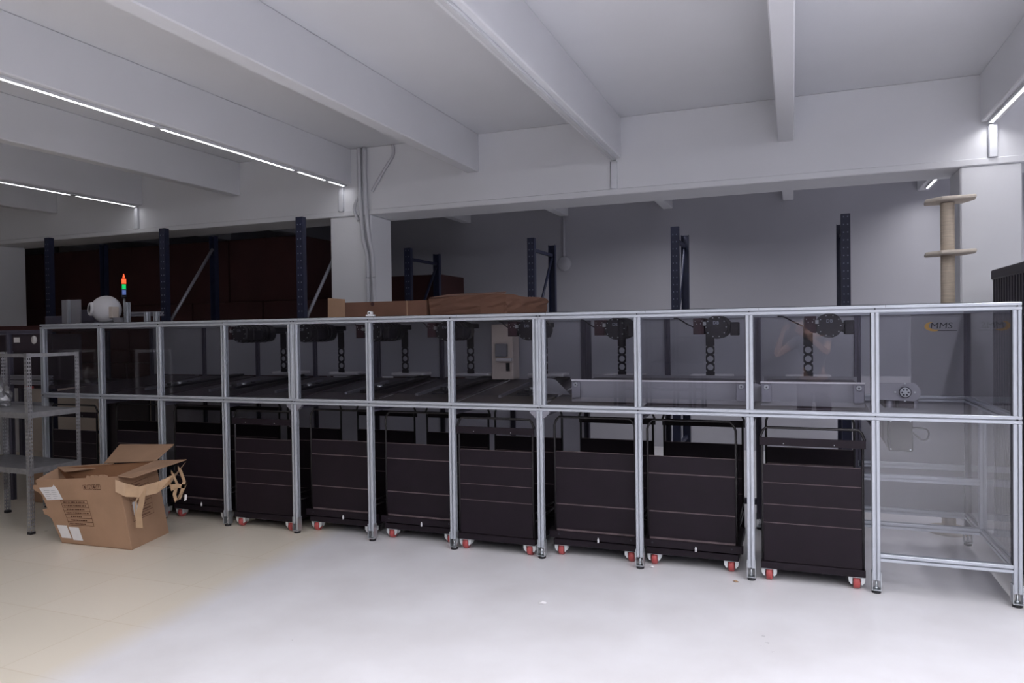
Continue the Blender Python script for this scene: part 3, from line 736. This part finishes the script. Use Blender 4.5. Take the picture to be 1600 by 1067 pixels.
# machine head assembly at the left end of the top
t = thing('bracket_plate', 'grey upright bracket plate on the machine top at far left', 'bracket', (-7.04, 5.5, ZT))
MB().box(-7.17, -6.90, 5.5, 5.512, ZT - .0, 1.985, M['greyp']).build('plate', t)
MB().box(-7.06, -7.04, 5.47, 5.499, ZT, 1.985, AL).build('edge_rib', t)
MB().box(-7.45, -6.70, 5.52, 5.8, ZT, 1.82, M['rpost']).box(-6.95, -6.72, 5.515, 5.53, ZT + .03, 1.88, M['rpost']).build('base_block', t, bevel=.005)
t = thing('blower', 'white round blower with a dark side port on the machine top', 'blower', (-6.5, 5.45, ZT))
MB().lathe([(.05, -.12), (.08, -.11), (.09, -.085), (.115, -.06), (.138, -.03), (.138, .02), (.11, .065), (.06, .09), (.0, .095)], (-6.47, 5.45, ZT + .146), (1, -.45, .05), M['white'], 32).build('body', t)
MB().lathe([(.066, -.06), (.07, -.01), (.062, .008), (.05, .01), (.046, -.01), (.0, -.011)], (-6.56, 5.335, ZT + .15), (-.42, -.9, .05), M['white'], 24).build('port_ring', t)
MB().cyl((-6.559, 5.336, ZT + .15), (-6.5625, 5.329, ZT + .1504), .040, M['ink'], 20).build('port', t)
MB().box(-6.385, -6.335, 5.40, 5.48, ZT + .06, ZT + .17, M['cream']).build('terminal_box', t, bevel=.004)
MB().box(-6.56, -6.38, 5.38, 5.52, ZT + .002, ZT + .02, M['aludark']).build('base_plate', t)
t = thing('signal_tower', 'signal tower with red, green and blue lenses on the machine top', 'signal light', (-6.29, 5.5, ZT))
x, y = -6.40, 5.6
MB().cyl((x, y, ZT), (x, y, ZT + .015), .035, M['blackpl']).cyl((x, y, ZT + .015), (x, y, 2.01), .011, M['steel'], 12).build('pole', t)
MB().cyl((x, y, 1.985), (x, y, 2.02), .026, M['blackpl']).build('collar', t)
for k, (m_, nm_) in enumerate((('lampb', 'blue_lens'), ('lampg', 'green_lens'), ('lampr', 'red_lens'))):
    z = 2.022 + k * .056
    MB().cyl((x, y, z), (x, y, z + .05), .0185 if k < 2 else .021, M[m_], 18).cyl((x, y, z + .05), (x, y, z + .056), .023, M['blackpl'], 18).build(nm_, t)
MB().cyl((x, y, 2.19), (x, y, 2.235), .012, M['lampr'], 14, .004).build('tip', t)
t = thing('profile_gantry', 'low gantry of aluminium profiles right of the signal tower', 'gantry', (-5.98, 5.5, ZT))
for x, zt in ((-6.19, 1.935), (-5.93, 1.83), (-5.81, 1.83)): MB().profile((x, 5.45, ZT), (x, 5.45, zt), .044, AL, (0, 1, 0)).build('post', t)
MB().profile((-6.28, 5.50, 1.815), (-5.79, 5.50, 1.815), .044, M['aludark']).build('cross_rail', t)
MB().box(-6.32, -6.24, 5.40, 5.46, ZT, ZT + .06, M['greyp']).build('clamp', t)

# infeed section beyond the left end of the enclosure
t = thing('infeed_machine', 'dark infeed machine with two labels at the left end of the line', 'machine', (-7.4, 5.5, 0))
for x in (-8.6, -7.21):
    for y in (4.97, 6.05): MB().profile((x, y, 0), (x, y, 1.65), .044, M['rpost'], (0, 1, 0)).build('leg', t)
for z in (1.65, 1.21, 1.16, .95):
    MB().profile((-8.62, 4.97, z), (-6.64, 4.97, z), .040, M['aludark'] if z < 1.6 else M['rpost']).build('front_rail', t)
pn = MB().box(-7.18, -6.64, 4.975, 4.99, 1.47, 1.63, M['deck']).build('front_panel', t)
MB().box(-7.15, -7.07, 4.970, 4.9745, 1.55, 1.60, M['label']).build('label', pn)
MB().lathe([(.04, 0), (.04, .003), (0, .003)], (-6.87, 4.9745, 1.575), (0, -1, 0), M['label'], 20).build('label', pn)
MB().box(-8.6, -6.62, 5.25, 5.28, 1.17, 1.63, M['deck']).build('inner_panel', t)
MB().box(-8.6, -6.64, 5.0, 6.0, 1.10, 1.13, M['deck']).build('table_top', t)
MB().box(-7.25, -6.60, 6.06, 6.08, .1, 1.05, M['deck']).build('rear_panel', t)
b = MB()
for k in range(3): b.cyl((-6.98 + k * .045, 4.95, 1.115), (-6.98 + k * .045, 4.97, 1.115), .012, M['red'], 10)
b.build('push_buttons', t)
MB().box(-8.62, -6.7, 5.3, 6.05, 1.66, 1.72, M['cartonr']).build('top_cover', t)

# ---------------------------------------------------------------- galvanised slotted-angle shelf
t = thing('slotted_shelf', 'galvanised slotted angle shelf unit at the left picture edge', 'shelf', (-5.77, 4.11, 0), math.radians(-2))
SW, SD = .98, .45
def corner(px_, py_, sx, sy, z1):
    b = MB(); n = int(z1 / .031); w = .036; G = M['galv']
    b.holes((px_, py_, .02), (sx, 0, 0), (0, 0, 1), w, n, (z1 - .02) / n, .007, .016, G, .002, False, 2)
    b.holes((px_, py_, .02), (0, sy, 0), (0, 0, 1), w, n, (z1 - .02) / n, .007, .016, G, .002, False, 2)
    p = b.build('post', t, True)
    MB().box(min(px_, px_ + sx * w) - .003, max(px_, px_ + sx * w) + .003, min(py_, py_ + sy * w) - .003, max(py_, py_ + sy * w) + .003, 0, .022, M['blackpl']).build('foot_cap', p, True)
corner(0, 0, -1, 1, 1.47); corner(-SW, 0, 1, 1, 1.47); corner(0, SD, -1, -1, 1.47); corner(-SW, SD, 1, -1, 1.47)
for z in (.50, .955):
    b = MB().box(-SW + .002, -.002, .002, SD - .002, z + .03, z + .033, M['galv'])
    b.box(-SW + .002, -.002, .002, .004, z - .012, z + .03, M['galv']).box(-SW + .002, -.002, SD - .004, SD - .002, z - .012, z + .03, M['galv'])
    b.box(-.004, -.002, .004, SD - .004, z - .012, z + .03, M['galv']).box(-SW + .002, -SW + .004, .004, SD - .004, z - .012, z + .03, M['galv'])
    b.build('shelf_tray', t, True)
for x in (-.004, -SW + .002): MB().box(x, x + .003, 0, SD, 1.44, 1.468, M['galv']).build('end_tie', t, True)
MB().box(-SW, 0, .0, .003, 1.44, 1.468, M['galv']).build('front_tie', t, True)
# crumpled clear plastic bag on the shelf
b = MB()
bmesh.ops.create_icosphere(b.bm, subdivisions=4, radius=1)
for v in b.bm.verts:
    n = v.co.copy(); k = 1 + .16 * math.sin(7 * n.x + 3 * n.y) * math.sin(6 * n.z + 5 * n.y) + .10 * math.sin(17 * n.x + 11 * n.z) + random.uniform(-.02, .02)
    v.co = Vector((n.x * .17 * k, n.y * .15 * k, max(n.z * .19 * k, -.085)))
for f in b.bm.faces: f.smooth = False
b.mi(M['bag'])
o = b.build('plastic_bag'); o.location = (-6.62, 4.36, 1.076)
tag(o, 'crumpled clear plastic bag on the upper shelf at the left edge', 'plastic bag')

# ---------------------------------------------------------------- big open carton leaning left
A, B_, C_, D_ = (-5.31, 4.03, 0), (-4.62, 4.06, 0), (-4.735, 4.52, 0), (-5.43, 4.49, 0)
A1, B1, C1, D1 = (-5.575, 4.018, .475), (-4.735, 4.055, .545), (-4.856, 4.515, .575), (-5.565, 4.2, .540)
def V(p): return Vector(p)
t = thing('cardboard_box', 'large open brown carton with torn tape and white labels on the floor at left', 'box', (-5.0, 4.27, 0))
CB = M['carton']
def sheet(b, q, m, off, th=.006):
    o = Vector(off) * th; q = [Vector(p) for p in q]
    b.hexa([q[0], q[1], q[1] + o, q[0] + o, q[3], q[2], q[2] + o, q[3] + o], m)
b = MB()
sheet(b, [A, B_, B1, A1], CB, (0, 1, 0)); sheet(b, [B_, C_, C1, B1], CB, (-1, 0, 0))
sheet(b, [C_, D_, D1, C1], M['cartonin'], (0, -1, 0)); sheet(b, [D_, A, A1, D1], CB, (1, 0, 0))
b.hexa([A, B_, C_, D_, V(A) + Vector((0, 0, .006)), V(B_) + Vector((0, 0, .006)), V(C_) + Vector((0, 0, .006)), V(D_) + Vector((0, 0, .006))], CB)
body = b.build('carton_body', t)
def pl(u, v):   # a point on the front face, u left to right, v bottom to top
    return (V(A) * (1 - u) + V(B_) * u) * (1 - v) + (V(A1) * (1 - u) + V(B1) * u) * v
def pr(u, v):
    return (V(B_) * (1 - u) + V(C_) * u) * (1 - v) + (V(B1) * (1 - u) + V(C1) * u) * v
b = MB(); sheet(b, [C1, (-5.42, 4.51, .532), (-5.485, 4.72, .651), (-4.847, 4.70, .682)], CB, (0, 0, 1)); b.build('rear_flap', t)
b = MB(); sheet(b, [(-4.735, 4.05, .547), (-4.856, 4.515, .577), (-4.515, 4.50, .605), (-4.62, 4.08, .535)], CB, (0, 0, 1)); b.build('right_flap', t)
b = MB(); sheet(b, [(-5.565, 4.2, .543), (-5.31, 4.51, .534), (-5.25, 4.38, .527), (-5.41, 4.14, .525)], CB, (0, 0, 1)); b.build('inner_flap', t)
# torn upper edge and left edge scraps
for k in range(5):
    b = MB(); u = .62 + .05 * k; b.prism([(0, 0), (.05, .004), (.045, .016 + .008 * (k % 2)), (.01, .02)], pl(u, 1.0), (1, 0, 0), (0, 0, 1), (0, .004, 0), M['carton']); b.build('torn_edge', t)
for k in range(2):
    b = MB(); v = .93 - .38 * k; b.prism([(.01, 0), (-.045, -.008), (-.03, -.05), (.0, -.055), (.062, -.09)], pl(0, v), (1, .1, 0), (0, 0, 1), (0, .004, 0), M['carton']); b.build('torn_flap', t)
def decal(b, f, u0, v0, u1, v1, m, off=.003, n=(0, -1, 0)):
    q = [f(u0, v0), f(u1, v0), f(u1, v1), f(u0, v1)]; o = Vector(n) * off
    q = [p + o for p in q]; b.face(q, m)
def tableprint(f, u0, v0, u1, v1, rows, n):
    b = MB(); th = .006
    for k in range(rows + 1):
        v = v0 + (v1 - v0) * k / rows; decal(b, f, u0, v - th / 2, u1, v + th / 2, M['print'], .0025, n)
    for u in (u0, u1): decal(b, f, u - .002, v0, u + .002, v1, M['print'], .0025, n)
    for k in range(rows):
        vc = v0 + (v1 - v0) * (k + .45) / rows; u = u0 + (u1 - u0) * random.uniform(.05, .2); e = u0 + (u1 - u0) * random.uniform(.6, .95)
        while u < e:
            w = random.uniform(.006, .02); decal(b, f, u, vc - .011, min(u + w, u1), vc + .009, M['print'], .0025, n); u += w + random.uniform(.004, .012)
    b.build('printed_table', t)
tableprint(pl, .22, .30, .56, .68, 7, (0, -1, 0))
tableprint(pr, .16, .35, .70, .84, 7, (1, .25, 0))
b = MB()
for k in range(4):
    u = .56 + .055 * k
    for (a, c_, e, g_) in ((u, .83, u + .045, .836), (u, .895, u + .045, .901), (u, .83, u + .003, .9), (u + .042, .83, u + .045, .9)): decal(b, pl, a, c_, e, g_, M['print'], .0025)
    if k == 0: decal(b, pl, u + .014, .845, u + .03, .885, M['print'], .0025)
    if k == 1: decal(b, pl, u + .012, .845, u + .032, .852, M['print'], .0025); decal(b, pl, u + .02, .85, u + .025, .885, M['print'], .0025)
    if k == 2: decal(b, pl, u + .01, .86, u + .035, .868, M['print'], .0025); decal(b, pl, u + .018, .845, u + .028, .89, M['print'], .0025)
    if k == 3: decal(b, pl, u + .02, .843, u + .024, .89, M['print'], .0025); decal(b, pl, u + .012, .876, u + .032, .884, M['print'], .0025)
b.build('handling_icons', t)
for nme, q in (('shipping_label', (.02, .68, .25, .90)), ('square_label', (.04, .09, .18, .29)), ('small_label', (.2, .07, .34, .27))):
    b = MB(); q0, q1 = q[:2], q[2:]
    p = [pl(q0[0], q0[1]), pl(q1[0], q0[1]), pl(q1[0], q1[1]), pl(q0[0], q1[1])]
    if nme == 'shipping_label': p = [pl(.05, .68), pl(.26, .69), pl(.24, .84), pl(.21, .92), pl(.18, .885), pl(.01, .88)]
    b.face([x + Vector((0, -.0032, 0)) for x in p], M['label'])
    if nme == 'shipping_label':
        for k in range(5): decal(b, pl, .06, .71 + .03 * k, .06 + random.uniform(.05, .08), .714 + .03 * k, M['trunksh'], .004); decal(b, pl, .15, .71 + .03 * k, .15 + random.uniform(.03, .07), .714 + .03 * k, M['trunksh'], .004)
    b.build(nme, t)
b = MB(); decal(b, pr, .2, .42, .32, .60, M['label'], .0035, (1, .25, 0)); b.build('side_label', t)
# torn packing tape hanging from the right flap
TP = M['tape']; b = MB()
b.ribbon([(-4.70, 4.0, .49), (-4.66, 4.05, .45), (-4.58, 4.1, .43), (-4.50, 4.2, .45), (-4.45, 4.3, .50), (-4.47, 4.42, .58)], [(.0, 0, .09), (0, 0, .10), (.01, 0, .08), (.02, 0, .09), (.05, 0, .08), (.06, 0, .06)], TP)
b.ribbon([(-4.57, 4.13, .46), (-4.555, 4.1, .36), (-4.565, 4.08, .27), (-4.55, 4.07, .17)], [(.05, .01, 0), (.045, .01, 0), (.05, .01, 0), (.06, .01, 0)], TP)
b.ribbon([(-4.58, 4.12, .44), (-4.60, 4.09, .36), (-4.60, 4.08, .28), (-4.575, 4.07, .20)], [(.02, 0, 0), (.015, 0, 0), (.012, 0, 0), (.01, 0, 0)], TP)
b.ribbon([(-4.46, 4.36, .58), (-4.40, 4.3, .585), (-4.34, 4.27, .56), (-4.29, 4.25, .50), (-4.31, 4.25, .43), (-4.345, 4.25, .36)], [(0, 0, .03), (0, 0, .03), (.02, 0, .03), (.03, 0, .0), (.035, 0, 0), (.03, 0, 0)], TP)
b.ribbon([(-4.47, 4.3, .55), (-4.42, 4.27, .54), (-4.37, 4.26, .47), (-4.39, 4.25, .39), (-4.37, 4.25, .34), (-4.30, 4.25, .42), (-4.27, 4.25, .47)], [(0, 0, .03), (0, 0, .03), (.03, 0, 0), (.035, 0, 0), (.03, 0, .02), (.02, 0, .03), (.02, 0, .03)], TP)
b.ribbon([(-4.47, 4.28, .50), (-4.42, 4.25, .44), (-4.36, 4.25, .46), (-4.28, 4.25, .46)], [(.01, 0, .06), (0, 0, .05), (0, 0, .03), (0, 0, .03)], TP)
b.build('torn_tape', t)
MB().hexa([(-4.29, 4.245, .35), (-4.27, 4.245, .36), (-4.27, 4.248, .36), (-4.29, 4.248, .35), (-4.285, 4.245, .40), (-4.265, 4.245, .40), (-4.265, 4.248, .40), (-4.285, 4.248, .40)], M['label']).build('tape_scrap', t)

# small things on the floor behind the carton
t = carton(-6.98, -6.62, 4.95, 5.25, .0, .29, M['carton'], 'small brown carton on the floor behind the galvanised shelf')

def scrap(x, y, r, label, name='paper_scrap', m='label'):
    b = MB(); n = 9; k = b.mi(M[m])
    vs = [b.bm.verts.new((x + r * random.uniform(.6, 1.1) * math.cos(2 * PI * i / n), y + r * .8 * random.uniform(.6, 1.1) * math.sin(2 * PI * i / n), .0015 + random.uniform(0, .006))) for i in range(n)]
    c = b.bm.verts.new((x, y, .014))
    c2 = b.bm.verts.new((x, y, .001))
    for i in range(n):
        b.bm.faces.new([vs[i], vs[(i + 1) % n], c]); b.bm.faces.new([vs[(i + 1) % n], vs[i], c2])
    tag(b.build(name), label, 'scrap')
scrap(-1.38, 4.04, .035, 'largest white paper scrap on the floor in front of the middle carts')
scrap(-.894, 4.88, .022, 'white paper scrap by the caster of the second cart from right')
scrap(-.344, 4.77, .02, 'tiny pinkish scrap in front of the right caster', m='tape')

# ---------------------------------------------------------------- sisal cat post beside the right pillar
t = thing('cat_tree', 'tall beige sisal cat post with two round steps beside the right pillar', 'cat tree', (1.10, 6.45, 0))
b = MB(); z = 0; prof = []
while z < 2.53: prof += [(.046, z), (.050, z + .006)]; z += .012
b.lathe(prof, (1.115, 6.45, 0), (0, 0, 1), M['sisal'], 20); b.build('sisal_pole', t)
for z, dx in ((2.13, 0), (2.535, 0)):
    MB().prism([(-.175, -.02), (-.1, -.14), (.13, -.15), (.175, -.02), (.15, .14), (-.12, .15)], (1.125 + dx, 6.45, z), (1, .2, .03), (-.2, 1, 0), (0, 0, .028), M['plush']).build('step', t, bevel=.01, seg=2)
MB().cyl((1.115, 6.45, 0), (1.115, 6.45, .03), .15, M['plush'], 32).build('base', t)

# black corrugated cabinet at the right picture edge
t = thing('steel_cabinet', 'black corrugated steel cabinet at the right edge beside the machine', 'cabinet', (1.8, 5.4, 0))
xc, ya, yb_ = 1.36, 4.55, 6.26
zz = []; n = 26
for i in range(n):
    y = ya + (yb_ - ya) * i / n; w = (yb_ - ya) / n
    zz += [(y, .0), (y + w * .45, .0), (y + w * .5, .022), (y + w * .95, .022)]
poly = [(y, -d) for y, d in zz] + [(yb_, .6), (ya, .6)]
MB().prism([(p[0], -p[1]) for p in poly], (xc + .03, 0, .06), (0, 1, 0), (-1, 0, 0), (0, 0, 1.86), M['cab']).build('corrugated_body', t)
MB().box(xc, xc + .66, ya - .01, yb_ + .01, 1.92, 1.99, M['cab']).build('top_rim', t, bevel=.006)
MB().box(xc, xc + .66, ya - .01, yb_ + .01, 0, .06, M['cab']).build('plinth', t, bevel=.006)

# ---------------------------------------------------------------- the photographer, mirrored in the panes
def skin(name, chains, m, parent=None, sub=2):
    """chains: lists of (point, radius); chains join where points coincide"""
    me = bpy.data.meshes.new(name); idx = {}; vs = []; rs = []; es = []
    def vid(p, r):
        k = tuple(round(c, 4) for c in p)
        if k not in idx: idx[k] = len(vs); vs.append(p); rs.append(r)
        return idx[k]
    for ch in chains:
        ids = [vid(p, r) for p, r in ch]
        es += list(zip(ids, ids[1:]))
    me.from_pydata(vs, es, []); me.materials.append(m)
    o = bpy.data.objects.new(name, me); COL.objects.link(o)
    md = o.modifiers.new('Skin', 'SKIN'); md.use_smooth_shade = True
    if not me.skin_vertices: me.attributes  # layer is created with the modifier
    sv = me.skin_vertices[0].data if me.skin_vertices else None
    if sv is None:
        bm = bmesh.new(); bm.from_mesh(me); bm.verts.layers.skin.verify(); bm.to_mesh(me); bm.free(); sv = me.skin_vertices[0].data
    for i, r in enumerate(rs): sv[i].radius = (r, r) if not isinstance(r, tuple) else r; sv[i].use_root = (i == 0)
    sb = o.modifiers.new('Subdivision', 'SUBSURF'); sb.levels = sub; sb.render_levels = sub
    if parent is not None: o.parent = parent
    return o
pel, sp1, chs, nkb = (.25, -.44, .94), (.245, -.44, 1.14), (.235, -.43, 1.34), (.19, -.40, 1.475)
nk, hd0, hd1 = (.12, -.35, 1.535), (.06, -.29, 1.60), (.04, -.275, 1.70)
shL, elL, wrL = (.06, -.42, 1.41), (-.20, -.30, 1.23), (-.115, -.10, 1.535)
shR, elR, wrR = (.41, -.42, 1.415), (.40, -.20, 1.27), (.125, -.10, 1.53)
def leg(s):
    x = .25 + s * .10
    return [(pel, (.15, .11)), ((x, -.44, .86), .095), ((x + s * .02, -.42, .50), .065), ((x + s * .03, -.45, .28), .052), ((x + s * .035, -.46, .09), .038)], [((x + s * .035, -.46, .09), .038), ((x + s * .04, -.40, .05), .042), ((x + s * .05, -.27, .03), .03)]
def hand(w, s):
    pm = (w[0] - s * -.0 + s * .02 * -1, w[1] + .03, w[2] + .045)
    ch = [[(w, .026), (pm, (.034, .018))]]
    for k, (l, dz) in enumerate(((.062, .03), (.068, .014), (.064, -.004), (.05, -.02))):
        a = (pm[0] - s * .010, pm[1] + .018, pm[2] + dz * .7 + .01); b = (a[0] - s * .028, a[1] + .022, a[2] + dz * .2); c = (b[0] - s * l * .45, b[1] - .006, b[2])
        ch.append([(pm, (.034, .018)), (a, .0095), (b, .0085), (c, .0075)])
    ch.append([(w, .026), (w[0] - s * .012, w[1] + .005, w[2] + .02) and ((w[0] - s * .015, w[1] + .012, w[2] + .022), .012), ((w[0] - s * .04, w[1] + .02, w[2] + .04), .010), ((w[0] - s * .055, w[1] + .028, w[2] + .055), .008)])
    return ch
L0, L1 = leg(-1), leg(1)
chains = [[(pel, (.15, .11)), (sp1, (.145, .10)), (chs, (.165, .11)), (nkb, (.07, .065)), (nk, .055), (hd0, (.075, .085)), (hd1, (.075, .09))],
          [(chs, (.165, .11)), (shL, .062), (elL, .043), (wrL, .026)], [(chs, (.165, .11)), (shR, .062), (elR, .043), (wrR, .026)],
          L0[0], L0[1], L1[0], L1[1]] + hand(wrL, -1) + hand(wrR, 1)
pb = skin('person', chains, M['skin'])
tag(pb, 'person in a grey shirt and dark trousers holding up a phone, mirrored in the pane', 'person')
hx, hy, hz = hd0
b = MB()
b.prism([(-.010, -.02), (.010, -.02), (.007, .02), (-.007, .02)], (.048, -.205, 1.612), (1, 0, 0), (0, 0, 1), (0, .022, .0), M['skin'])
for s in (-1, 1):
    b.lathe([(.0, 0), (.009, .002), (.011, .006), (.009, .010), (0, .012)], (.048 + s * .03, -.212, 1.642), (0, 1, 0), M['label'], 12)
    b.lathe([(.0, 0), (.005, .001), (0, .002)], (.048 + s * .03, -.201, 1.642), (0, 1, 0), M['ink'], 10)
    b.lathe([(.012, 0), (.022, .006), (.014, .014), (0, .015)], (.048 + s * .082, -.28, 1.625), (s, 0, 0), M['skin'], 14)
b.box(.028, .068, -.212, -.204, 1.575, 1.581, M['darkred'])
b.build('face_features', pb)
b = MB(); bmesh.ops.create_uvsphere(b.bm, u_segments=20, v_segments=12, radius=1)
for v in b.bm.verts:
    v.co = Vector((.045 + v.co.x * .092, -.295 + v.co.y * .098, 1.70 + max(v.co.z * .085, -.10 if v.co.y < -.2 else -.012)))
for f in b.bm.faces: f.smooth = True
b.mi(M['hair']); b.build('hair', pb)
skin('shirt', [[((.25, -.44, .90), (.178, .135)), (sp1, (.172, .13)), (chs, (.19, .135)), ((.20, -.405, 1.45), (.09, .08))],
               [(chs, (.19, .135)), (shL, .078), ((-.07, -.36, 1.32), .068)], [(chs, (.19, .135)), (shR, .078), ((.405, -.31, 1.34), .068)]], M['shirt'], pb)
def trou(s):
    x = .25 + s * .10
    return [((.25, -.44, .93), (.172, .13)), ((x, -.44, .84), .118), ((x + s * .02, -.42, .50), .095), ((x + s * .03, -.45, .16), .085)]
skin('trousers', [trou(-1), trou(1)], M['trouser'], pb)
for s in (-1, 1):
    x = .25 + s * .14
    b = MB().hexa([(x - .045, -.52, 0), (x + .045, -.52, 0), (x + .05, -.24, 0), (x - .045, -.24, 0), (x - .038, -.51, .085), (x + .038, -.51, .085), (x + .035, -.26, .045), (x - .035, -.26, .045)], M['ink'])
    b.build('shoe', pb, bevel=.015, seg=2)
t = thing('smartphone', 'dark smartphone held up in both hands by the photographer', 'phone', (0, -.05, 1.56))
MB().box(-.078, .078, -.056, -.047, 1.565, 1.641, M['ink']).build('phone_body', t, bevel=.004)
b = MB().box(-.07, -.036, -.047, -.044, 1.60, 1.635, M['blackpl']).cyl((-.053, -.044, 1.625), (-.053, -.041, 1.625), .007, M['steel'], 12); b.build('camera_bump', t)
# open shelving and a table along the wall behind the viewpoint, mirrored in the panes
t = thing('wire_shelving', 'tall dark open shelving against the wall behind the viewpoint, mirrored in the panes', 'shelving', (-2.6, -5.0, 0))
for x in (-3.3, -2.75, -2.2, -1.65):
    for y in (-5.5, -5.0): MB().box(x - .02, x + .02, y - .02, y + .02, 0, 2.05, M['black']).build('upright', t)
for z in (.35, .9, 1.4, 1.9): MB().box(-3.32, -1.63, -5.52, -4.98, z, z + .03, M['black']).build('shelf_board', t)
t = thing('work_table', 'low dark table in front of the shelving behind the viewpoint, mirrored in the panes', 'table', (-2.4, -4.2, 0))
MB().box(-3.2, -1.7, -4.6, -3.9, .70, .74, M['black']).build('table_top', t)
for x in (-3.15, -1.75):
    for y in (-4.55, -3.95): MB().box(x - .025, x + .025, y - .025, y + .025, 0, .70, M['black']).build('leg', t)


# ---------------------------------------------------------------- light and output look
w = bpy.data.worlds.new('world'); S.world = w; w.use_nodes = True
w.node_tree.nodes['Background'].inputs[0].default_value = (.05, .05, .06, 1)
S.view_settings.view_transform = 'Standard'; S.view_settings.look = 'None'
S.view_settings.gamma = 1; S.view_settings.use_curve_mapping = False
S.view_settings.exposure = 0.32
S.cycles.use_denoising = True
S.cycles.max_bounces = 10; S.cycles.diffuse_bounces = 5; S.cycles.transparent_max_bounces = 16
S.cycles.caustics_reflective = False; S.cycles.caustics_refractive = False
S.cycles.sample_clamp_indirect = 6
